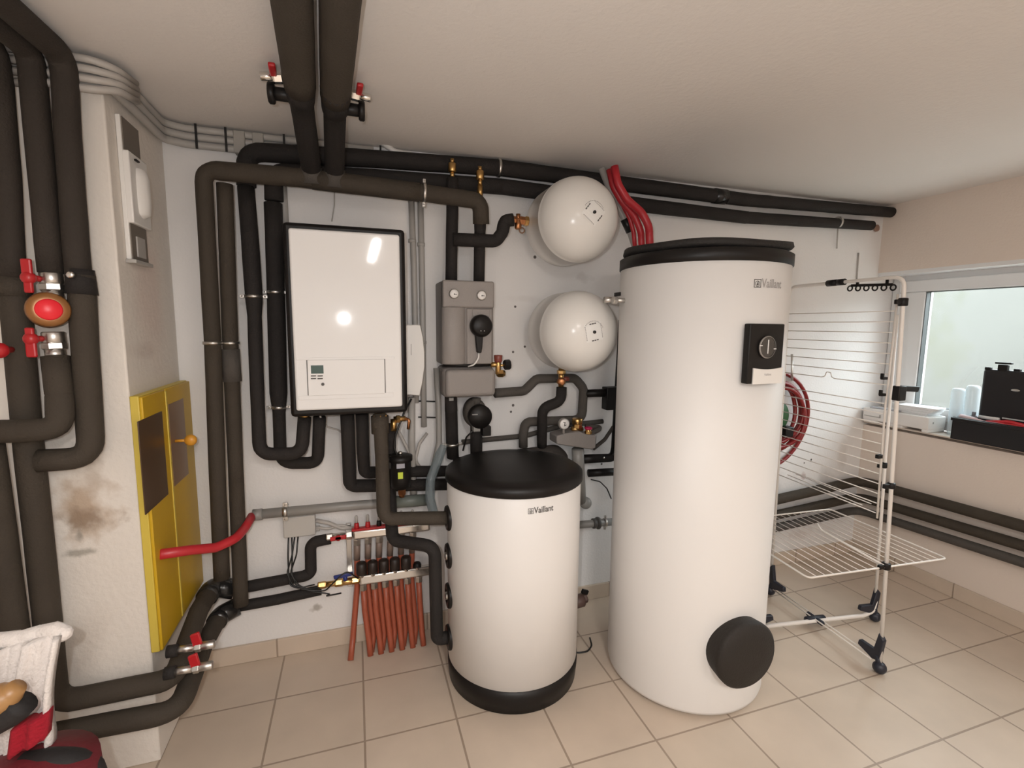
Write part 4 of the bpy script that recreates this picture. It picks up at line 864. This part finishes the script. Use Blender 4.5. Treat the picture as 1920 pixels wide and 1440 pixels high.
# ================================================================== right corner: low pipes, coil, rack
for k, (l, m2, y_r, rr, mt) in enumerate(((933, 900, (921, 990), .031, FOAM), (964, 934, (950, 1024), .029, FOAM), (990, 962, (972, 1052), .026, FOAMG))):
    a = W(1455, l+2, .05); b_ = W(1590, m2+2, .05); c_ = RW(1672, y_r[0], .05); e = RW(1920, y_r[1], .05)
    zz = (b_.z+c_.z)/2; corner = V((XR-.05, D-.05, zz)); a0 = a+(a-b_).normalized()*.55
    e2 = e+(e-c_).normalized()*1.2
    o = pipe(['uppermost', 'middle', 'lowest'][k]+' of three low foam pipes turning the right corner under the window', [a0, corner, e2], rr, mt, .09, 'low corner pipes', .01)
tag(MB().lathe(W(1642, 428, .012), (0, -1, 0), [(.022, 0), (.022, .01), (.014, .012)], 16).build('wall_bushing', mat('brown_bushing', (.25, .15, .11), .5)), 'small brown round bushing in the corner below the ceiling pipes', 'bushing')
tag(MB().tube(pts(W, (1610, 474, .006), (1607, 520, .006), (1606, 545, .006)), .004, 0, 6).build('wall_cable', CABG), 'thin vertical grey cable on the wall above the clothes rack', 'cable')
t = thing('tubing_coil', 'coil of dark red tubing hanging on the wall behind the tall tank', 'tubing', W(1470, 790, .05))
cx_ = W(1523, 786, .06).x-.30; cz_ = W(1500, 788, .06).z
b = MB()
for k, (R_, dx, dz, yy) in enumerate(((.305, 0, 0, .021), (.215, .0, .045, .05), (.200, -.005, .055, .075), (.190, .01, .03, .09), (.180, -.01, .06, .05), (.200, .012, .022, .055))):
    P = [(cx_+dx+R_*math.cos(a)*1.0, D-yy-.008*math.sin(3*a+k), cz_+dz+R_*(.98+.04*math.sin(2*a+k))*math.sin(a)) for a in [2*PI*j/48 for j in range(49)]]
    b.tube(P, .0115, 0, 10, cap=False)
b.build('tubing', WINE, t)
tag(MB().tube([W(1485, 664, .05), W(1485, 700, .05), W(1485, 712, .03), W(1486, 712, .0)], .007, .02, 8).build('wall_peg', STEEL), 'steel peg holding the dark red tubing coil', 'peg')
t = thing('green_hose_reel', 'green reel half hidden behind the tall tank below the red coil', 'reel', W(1455, 800, .06))
gx = cx_-.004; gz = cz_+.035
MB().lathe((gx, D-.005, gz), (0, -1, 0), [(.04, 0), (.099, .002), (.104, .012), (.104, .055), (.099, .065), (.04, .066)], 36).build('reel_disc', GREEN, t)
MB().box((gx+.04, D-.115, gz-.125), (gx+.10, D-.06, gz-.06), .008).build('black_grip', BLACK, t)
b = MB(); b.cyl(W(1486, 831, .085), (0, -1, 0), .010, .012, 12, .002); b.build('end_cap', STEEL, t)
# ---- clothes rack
A = V((2.221, 1.41, 0)); A2 = V((2.226, 1.478, 1.772)); B2 = V((2.279, 2.10, 1.775)); B = V((2.272, 2.07, 0))
Bf = V((2.60, 1.70, 0)); Df = V((1.885, 1.80, 0)); M = V((2.25, 1.76, .032))
t = thing('clothes_rack', 'white folding tower clothes rack with black plastic joints beside the tall tank', 'clothes rack', (2.25, 1.75, 0))
MB().tube([A+V((0, 0, .05)), A2, B2, B+V((0, 0, .05))], .0082, .05, 12).build('main_frame', POLE, t)
MB().tube([Bf+V((-.005, 0, .05)), (2.555, 1.70, .9), (2.535, 1.70, 1.62)], .0075, .05, 12).build('side_pole', POLE, t)
MB().tube([Bf+V((0, 0, .14)), Bf+V((-.02, 0, .06)), V((2.52, 1.708, .042)), Df+V((0, 0, .04))], .0105, .03, 12).build('base_bar', POLE, t)
for s in (-1, 1): MB().tube([A+V((.012*s, .03, .05)), B+V((.012*s, -.03, .05))], .0035, 0, 8).build('base_rod', WIRE, t)
def foot(p, into, nm):
    p = V(p); i = V(into).normalized()
    b = MB(); b.ball(p+V((0, 0, .028)), .028, 16); b.tube([p+V((0, 0, .03)), p+i*.012+V((0, 0, .08))], .014, 0, 10)
    sd = i.cross(V((0, 0, 1))).normalized()*.011
    b.prism([p+V((0, 0, .06))-sd, p-i*.012+V((0, 0, .165))-sd, p+i*.012+V((0, 0, .19))-sd, p+i*.030+V((0, 0, .10))-sd, p+i*.10+V((0, 0, .10))-sd, p+i*.105+V((0, 0, .075))-sd, p+i*.03+V((0, 0, .05))-sd], sd*2, .004)
    b.build('foot', NAVY, t)
foot(A, B-A, 0); foot(B, A-B, 0); foot(Bf, Df-Bf, 0); foot(Df, Bf-Df, 0)
b = MB(); u = (Bf-Df).normalized(); w_ = (B-A).normalized()
b.cyl(M-u*.055+V((0, 0, .008)), u, .019, .11, 14, .004); b.cyl(M-w_*.05+V((0, 0, .012)), w_, .013, .10, 12, .004); b.build('cross_joint', NAVY, t)
yd = (B2-A2); 
def onframe(px, py):   # on the plane of the main frame
    nrm = V((yd.y, -yd.x, 0)).normalized(); r = ray(px, py); k = (A2-EYEP).dot(nrm)/r.dot(nrm); return EYEP+r*k
def wire(y0, y1, z, bump=None):
    f = lambda y, zz: V((A2.x+yd.x*(y-A2.y)/yd.y, y, zz)); P = [f(y0, z)]
    if bump:
        c = onframe(*bump).y; P += [f(c-.035, z), f(c-.02, z+.006), f(c-.012, z+.028), f(c+.012, z+.028), f(c+.02, z+.006), f(c+.035, z)]
    P.append(f(y1, z)); return MB().tube(P, .0024, .008 if bump else 0, 6)
for k in range(8): wire(1.505, 2.09, 1.628-.0461*k, (1553, 705) if k == 7 else None).build('drying_wire', WIRE, t)
for k in range(12): wire(1.50, 2.09, 1.222-.0455*k).build('drying_wire', WIRE, t)
f0 = lambda y, z: V((A2.x+yd.x*(y-A2.y)/yd.y, y, z))
MB().tube([f0(1.50, 1.70), f0(1.502, 1.30), f0(1.505, 1.22), f0(1.49, .70)], .0045, .03, 8).build('panel_edge', WIRE, t)
# lower shelf
zs = .50; e0, e1 = V((1.80, 1.455, zs)), V((2.575, 1.400, zs)); g0, g1 = V((1.86, 2.06, zs)), V((2.62, 2.02, zs))
MB().tube([e0.lerp(g0, .96), e0, e1, g1, g0.lerp(g1, .02)], .0042, .025, 8).build('shelf_frame', WIRE, t)
for k in range(1, 17):
    s = k/17; MB().tube([e0.lerp(e1, s), g0.lerp(g1, s)], .0018, 0, 6).build('shelf_wire', WIRE, t)
MB().tube([e0.lerp(e1, .52)+V((0, 0, .01)), V((2.275, 1.79, zs+.012)), V((2.28, 1.82, zs+.035))], .0048, .02, 8).build('shelf_arm', WIRE, t)
for (x, s) in ((2.31, 0), (2.37, 0)): MB().tube([(x, 1.62, .705), (x+.06, 2.10, .705)], .0024, 0, 6).build('shelf_wire', WIRE, t)
def clip(p, r=.017, h=.03, n='clip'): 
    return MB().cyl(V(p)-V((0, 0, h/2)), (0, 0, 1), r, h, 12, .003).obox(V(p)+V((-.03, 0, 0)), (.016, 0, 0), (0, .007, 0), (0, 0, .010), .003).build(n, BLACK, t)
Az = lambda z: A.lerp(A2, z/1.772)
clip(Az(1.665), .018, .034); clip(Az(.868), .016, .026); clip(Az(.503), .018, .03); clip(V((2.555, 1.70, .86)), .012, .03)
q = Az(1.275); MB().obox(q+V((.012, 0, 0)), (.022, 0, 0), (0, .016, 0), (0, 0, .032), .004).obox(q+V((.065, 0, .018)), (.06, 0, -.004), (0, .008, 0), (.004, 0, .012), .003).build('folding_bracket', BLACK, t)
for z in (1.335, 1.262): q = f0(1.51, z); MB().obox(q+V((-.016, 0, 0)), (.016, 0, 0), (0, .007, 0), (0, 0, .006), .002).obox(q+V((-.030, 0, .010)), (.004, 0, 0), (0, .007, 0), (0, 0, .012), .002).build('hook', BLACK, t)
q = f0(1.50, .985); MB().obox(q+V((-.014, 0, 0)), (.014, 0, 0), (0, .008, 0), (0, 0, .009), .002).build('hook', BLACK, t)
for (x0, x1) in ((1552, 1569), (1571, 1584)):
    a_, b_ = onframe(x0, 531), onframe(x1, 530); a_.z = b_.z = 1.774; MB().tube([a_, b_], .0155, 0, 12).build('bar_joint', BLACK, t)
a_, b_ = onframe(1594, 538), onframe(1675, 536); b = MB(); dz = V((0, 0, 0))
b.obox(a_.lerp(b_, .5)+V((0, 0, .006)), (b_-a_)*.48, (.003, 0, 0), (0, 0, .006), .001)
for k in range(6):
    c = a_.lerp(b_, k/5)+V((0, 0, -.007)); b.torus(c, (1, 0, 0), .0115, .0035, 18, 6)
for s in (.18, .86): b.obox(a_.lerp(b_, s)+V((0, 0, .02)), (0, .006, 0), (.003, 0, 0), (0, 0, .014), .001)
b.build('hanger_rail', BLACK, t)

# ================================================================== things on the window sill
SZ = .933
t = thing('polystyrene_box', 'white polystyrene packing box on the window sill near the corner', 'box', (XR+.03, 2.14, SZ))
ya, yb_ = RW(1737, 812, .05).y, D-.02; zt = RW(1745, 745, .05).z
zt = 1.030
bx = MB(); x0, x1 = XR-.045, XR+.115
bx.box((x0, ya, SZ+.018), (x1, yb_, zt), .008, 3)
for (u0, u1) in ((0, .10), (.36, .62), (.74, 1)): bx.box((x0+.004, ya+(yb_-ya)*u0+.003, SZ), (x1, ya+(yb_-ya)*u1-.003, SZ+.03), .006)
bx.build('box_body', EPS, t)
yy = ya+(yb_-ya)*.84; hm = MB(); hm.box((x0-.003, yy-.055, SZ+.042), (x0+.004, yy+.05, SZ+.048), .001).box((x0-.003, yy-.055, SZ+.042), (x0+.004, yy-.047, SZ+.062), .001); hm.build('grip_recess', PVCG, t)
MB().box((x0+.04, ya-.001, SZ+.055), (x0+.05, ya+.003, SZ+.067)).build('stamp_mark', PVCG, t)
t = thing('paper_stack', 'thick stack of white papers lying on the polystyrene box', 'papers', (XR+.04, 2.1, zt))
for k in range(7): MB().obox((XR+.045+.004*(k % 2), 2.07-.006*k, zt+.004+.007*k), (.058, .010*(k-2)*.3, 0), (-.01*(k-2)*.3, .105, 0), (0, 0, .0032), .0008).build('booklet', PAPER, t)
tag(MB().obox((XR-.012, 2.20, zt+.005), (.02, .004, 0), (-.006, .09, 0), (0, 0, .004), .001).build('printed_leaflet', PAPERG), 'grey printed leaflet lying at the corner side of the white papers', 'leaflet')
tag(MB().obox((XR+.03, ya+.045, zt+.0025), (.055, -.006, 0), (.004, .035, 0), (0, 0, .002), .0006).build('folded_sheet', PAPER), 'loose folded white sheet on the end of the polystyrene box nearest the toolcase', 'paper')
for (px, py, h_, w_, lab) in ((1800, 728, .0, .040, 'left'), (1822, 722, .0, .048, 'right')):
    c = on(0, XR+.088, 1797, 740)-V((0, 0 if lab == 'left' else .070, 0)); top = on(0, XR+.088, px, py).z
    t = thing('plastic_bottle', lab+' of two milky white bottles between papers and toolcase lid', 'bottle', (XR+.088, c.y, SZ), 'milky bottles')
    MB().lathe((XR+.088, c.y, SZ), (0, 0, 1), [(.029, 0), (.033, .006), (.033, (top-SZ)*.93), (.028, (top-SZ)*.985), (.018, top-SZ)], 24).build('bottle_body', CLEARW, t)
# black toolcase, open
cyA = RW(1790, 800, .03).y; cyB = cyA-.62
t = thing('toolcase', 'open black toolcase with its lid up on the window sill', 'toolcase', (XR+.03, (cyA+cyB)/2, SZ))
x0, x1 = XR-.06, XR+.055; zt2 = SZ+.128
s_ = MB(); s_.box((x0, cyB, SZ), (x1, cyA, SZ+.008), .003); s_.box((x0, cyB, SZ), (x0+.010, cyA, zt2), .004); s_.box((x1-.01, cyB, SZ), (x1, cyA, zt2), .004); s_.box((x0, cyA-.01, SZ), (x1, cyA, zt2), .004); s_.box((x0, cyB, SZ), (x1, cyB+.01, zt2), .004); s_.box((x0-.006, cyB-.004, zt2-.022), (x0+.012, cyA+.005, zt2-.004), .003); s_.build('case_base', mat('case_black', (.010, .009, .010), .35), t)
la = on(0, XR+.07, 1841, 740).y; lz = on(0, XR+.07, 1860, 692).z
l_ = MB().box((x1-.002, cyB, zt2-.006), (XR+.085, la, lz), .014, 3).build('case_lid', MATS['case_black'], t)
ly = on(0, XR+.07, 1882, 690).y
MB().box((XR+.058, ly-.022, lz-.01), (XR+.078, ly+.022, lz+.028), .004).obox((XR+.068, ly, lz+.036), (.010, 0, 0), (0, .036, 0), (0, 0, .005), .003).build('carry_latch', BLACK, t)
for s in (-.06, .065): MB().box((XR+.060, ly+s-.014, lz-.008), (XR+.078, ly+s+.014, lz+.010), .003).build('lid_lug', BLACK, t)
q = on(0, x1-.003, 1904, 732); MB().ball((x1-.003, q.y, q.z), .016, 12, (.2, 1.2, .45)).build('lid_stud', STEEL, t)
MB().tube([(x1-.008, RW(1885, 780, -.07).y, zt2+.016), (x1-.008, cyB+.02, zt2+.014)], .004, 0, 8).build('lid_stay', LBL, t)
zc = zt2-.012
tag(MB().tube([(XR-.025, cyA-.02, zc+.014), (XR-.035, cyA-.10, zc+.006), (XR-.03, cyA-.14, zc)], .014, .02, 12, taper=lambda t_: .015-.005*t_).build('sealant_tube', PINK), 'pink and white tube lying on the rim corner of the toolcase', 'tube')
t = thing('red_pliers', 'red-handled pliers lying on top of the open toolcase', 'pliers', (XR-.01, cyA-.22, zc))
MB().tube([(XR-.03, cyA-.14, zc+.005), (XR-.005, cyA-.22, zc+.02), (XR+.0, cyA-.30, zc+.01)], .010, .05, 10).tube([(XR-.035, cyA-.15, zc+.002), (XR-.03, cyA-.23, zc+.004), (XR-.02, cyA-.31, zc+.004)], .010, .05, 10).build('grips', mat('tool_red', (.60, .03, .04), .4), t)
MB().obox((XR-.035, cyA-.12, zc+.004), (.012, 0, 0), (.004, .03, 0), (0, 0, .006), .003).build('jaws', STEEL, t)
tag(MB().obox((XR-.042, cyA-.19, zc-.002), (.008, .002, 0), (-.01, .06, 0), (0, 0, .006), .003).build('steel_tool', mat('worn_steel', (.25, .24, .22), .5, .6)), 'worn grey steel tool at the front rim of the toolcase', 'tool')
tag(MB().cyl((XR+.030, cyA-.05, zt2-.03), (0, 0, 1), .016, .038, 14, .003).cyl((XR+.030, cyA-.05, zt2+.005), (0, 0, 1), .009, .026, 12, .003).build('small_bottle', mat('grey_bottle', (.16, .16, .18), .35)), 'small dark bottle standing in the back corner of the toolcase', 'bottle')
tag(MB().tube([(XR+.04, cyA-.07, zt2+.006), (XR+.04, cyA-.16, zt2+.006)], .010, 0, 10).build('white_marker', LBL), 'white stick lying behind the pliers in the toolcase', 'stick')

# ================================================================== bottom left: throw on a chair, bag
yt = 1.28
t = thing('wooden_chair', 'wooden chair at the lower left photo edge, mostly under the white throw', 'chair', (-1.45, 1.15, 0))
tp = on(1, yt, 100, 1208); lft = on(1, yt, -60, 1235)
bz = tp.z-.03
ch = MB(); ch.tube([(-1.62, yt+.02, bz), (tp.x-.03, yt+.02, bz+.015)], .016, 0, 12); ch.build('back_rail', WOOD, t)
for x in (-1.60, tp.x-.24): MB().tube([(x, yt+.022, 0), (x, yt+.022, bz+.005)], .015, 0, 10).build('leg', WOOD, t)
for x in (-1.60, -1.22): MB().tube([(x, yt-.40, 0), (x, yt-.40, .43)], .015, 0, 10).build('leg', WOOD, t)
MB().box((-1.63, yt-.42, .42), (-1.19, yt+.03, .45), .008).build('seat', WOOD, t)
# throw: a thick knitted cloth over the back rail, hanging in soft ribs
def cloth(P_top, P_bot, nx, nz, th, rib):
    b = MB(); vs = []
    for j in range(nz+1):
        for i in range(nx+1):
            u, v = i/nx, j/nz; a = P_top[0].lerp(P_top[1], u); c = P_bot[0].lerp(P_bot[1], u); p = a.lerp(c, v)
            p = p+V((0, -.012*math.sin(u*rib+v*1.3)-.008*math.sin(u*rib*2.3)-.03*math.sin(PI*min(1, v*1.1))*.6, .006*math.sin(u*9))); vs.append(p)
    n = nx+1; m_ = len(vs); vs += [p+V((0, th, 0)) for p in vs]; fs = []
    for j in range(nz):
        for i in range(nx):
            q = (j*n+i, j*n+i+1, (j+1)*n+i+1, (j+1)*n+i); fs.append(q); fs.append(tuple(k+m_ for k in q[::-1]))
    for i in range(nx): fs.append((i, i+m_, i+1+m_, i+1)); e = nz*n+i; fs.append((e, e+1, e+1+m_, e+m_))
    for j in range(nz): e = j*n; fs.append((e, e+n, e+n+m_, e+m_)); e = j*n+nx; fs.append((e, e+m_, e+n+m_, e+n))
    b.add(vs, fs, True); return b
F1 = lambda px, py, e=0: on(1, yt-.03-e, px, py)
t = thing('knitted_throw', 'white knitted throw with a crimson square hanging over the chair at lower left', 'blanket', F1(60, 1400))
b = cloth((F1(-150, 1236), F1(110, 1200)), (F1(-190, 1500), F1(101, 1395)), 40, 24, .022, 26); b.build('cloth', KNIT, t)
b = MB()
for j in range(9): 
    a, c = F1(-150, 1236), F1(118, 1196)
P = [F1(-150, 1234)+V((0, .03, .0)), F1(20, 1214)+V((0, .03, 0)), F1(60, 1203)+V((0, .03, 0)), F1(92, 1196)+V((0, .03, 0)), F1(104, 1203)+V((0, .03, -.005))]
P[-1] = P[-1].lerp(P[-2], .35); b.tube(P, .018, .03, 12, .05).ball(P[-1], .0185, 12, (1.2, 1, 1)); b.build('rolled_edge', KNIT, t)
vs = [F1(19, 1371, .046), F1(84, 1344, .046), F1(80, 1391, .046), F1(12, 1425, .046)]
b = MB(); n = 8; g = [[(vs[0].lerp(vs[1], i/n)).lerp(vs[3].lerp(vs[2], i/n), j/n)+V((0, -.006*math.sin(i*1.5), 0)) for i in range(n+1)] for j in range(n+1)]
flat = [p for r_ in g for p in r_]; m_ = len(flat); flat += [p+V((0, .03, 0)) for p in flat]
fs = []
for j in range(n):
    for i in range(n): q = (j*(n+1)+i, j*(n+1)+i+1, (j+1)*(n+1)+i+1, (j+1)*(n+1)+i); fs += [q, tuple(k+m_ for k in q[::-1])]
for i in range(n): fs += [(i, i+1, i+1+m_, i+m_), (n*(n+1)+i, n*(n+1)+i+1, n*(n+1)+i+1+m_, n*(n+1)+i+m_)]; fs += [(i*(n+1), (i+1)*(n+1), (i+1)*(n+1)+m_, i*(n+1)+m_), (i*(n+1)+n, (i+1)*(n+1)+n, (i+1)*(n+1)+n+m_, i*(n+1)+n+m_)]
b.add(flat, fs, True); b.build('crimson_square', KNITR, t)
t = thing('wooden_brush', 'black brush with a rounded brown wooden back in front of the white throw', 'brush', on(1, yt-.12, 20, 1330))
Q = lambda px, py: on(1, yt-.12, px, py)
MB().tube([Q(-60, 1320), Q(-10, 1318), Q(20, 1300), Q(34, 1286)], .03, .05, 14, taper=lambda s: .034-.018*s*s).build('wooden_back', WOOD, t)
MB().tube([Q(-60, 1362), Q(-10, 1352), Q(30, 1330), Q(44, 1316)], .03, .05, 14, .03, taper=lambda s: .032-.006*s).build('bristle_pad', BAGB, t)
t = thing('fabric_bag', 'dark red and black fabric bag on the floor under the white throw', 'bag', (-.98, 1.2, 0))
c = on(1, 1.22, 95, 1452)
MB().lathe((c.x-.04, 1.20, 0), (0, 0, 1), [(.10, 0), (.14, .02), (.15, .08), (.13, c.z+.02 if c.z > .1 else .16), (.05, c.z+.055 if c.z > .1 else .2), (0, c.z+.06 if c.z > .1 else .205)], 28, cap=False).build('bag_body', BAG, t)
q = on(1, 1.22, 150, 1428); MB().tube([q+V((-.10, .0, .01)), q+V((-.04, -.01, .012)), q+V((.01, .0, -.02)), V((q.x+.03, 1.22, .02))], .035, .05, 14, .03).build('black_trim', BAGB, t)

PART_LABELS = {'air_vent': 'brass air vent', 'red_lever': 'red lever', 'red_handle': 'red handle', 'blue_lever': 'blue lever', 'brass_union': 'brass union nut', 'black_cap': 'black cap', 'drain_valve': 'chrome drain cock',
    'pipe_clamp': 'shiny steel pipe clamp', 'joint_tape': 'dark taped joint', 'black_wrapped_elbow': 'glossy black taped elbow', 'pump_face': 'bright red round face', 'pump_flange': 'copper coloured pump flange', 'display': 'green-grey display',
    'port_rosette': 'black round port rosette', 'flange_cover': 'dark round flange cover', 'thermometer_panel': 'black panel with a thermometer dial', 'white_cover': 'white lower cover', 'foam_lid': 'black foam lid', 'yellow_tag': 'yellow-green tag',
    'crimson_square': 'crimson knitted square', 'red_base_strip': 'red strip', 'knob': 'orange knob', 'hanger_rail': 'black rail with six rings', 'folding_bracket': 'black folding bracket', 'pump_head': 'round black pump head'}
for o in bpy.data.objects:
    k = o.name.split('.')[0]
    if o.parent and k in PART_LABELS and not (k == 'knob' and o.active_material == INK): o['label'] = PART_LABELS[k]

# ================================================================== light, world, camera
def area(name, loc, rot, sx, sy, power, col):
    l = bpy.data.lights.new(name, 'AREA'); l.shape = 'RECTANGLE'; l.size = sx; l.size_y = sy; l.energy = power; l.color = col
    o = bpy.data.objects.new(name, l); COL.objects.link(o); o.location = loc; o.rotation_euler = rot; return o
area('ceiling_tube_light', (.21, -1.2, CEIL-.06), (0, 0, 0), .05, 1.5, 44, (1, .95, .90))
area('rear_ceiling_light', (1.6, -1.9, CEIL-.05), (0, 0, 0), .3, .6, 24, (1, .95, .90))
fl = bpy.data.lights.new('phone_torch', 'POINT'); fl.energy = 28; fl.color = (1, .99, .985); fl.shadow_soft_size = .007
fo = bpy.data.objects.new('phone_torch', fl); COL.objects.link(fo); fo.location = (-.072, .0, 1.597)
po = area('window_daylight', (XR+.26, (WY0+D)/2, 1.42), (0, math.radians(90), 0), .95, 1.7, 1, (1, 1, 1)); po.data.cycles.is_portal = True
w = bpy.data.worlds.new('sky'); SC.world = w; w.use_nodes = True; bg = w.node_tree.nodes['Background']
bg.inputs[0].default_value = (.86, .94, 1, 1); bg.inputs[1].default_value = 11
cam = bpy.data.cameras.new('camera'); co = bpy.data.objects.new('camera', cam); COL.objects.link(co)
cam.sensor_fit = 'HORIZONTAL'; cam.sensor_width = 36; cam.lens = 36*FOC/1920; cam.clip_start = .02
mw = Matrix((RT, UP, -FW)).transposed().to_4x4(); mw.translation = EYEP; co.matrix_world = mw
SC.camera = co
SC.view_settings.view_transform = 'Standard'; SC.view_settings.look = 'None'; SC.view_settings.gamma = 1; SC.view_settings.use_curve_mapping = False
SC.view_settings.exposure = 0.17
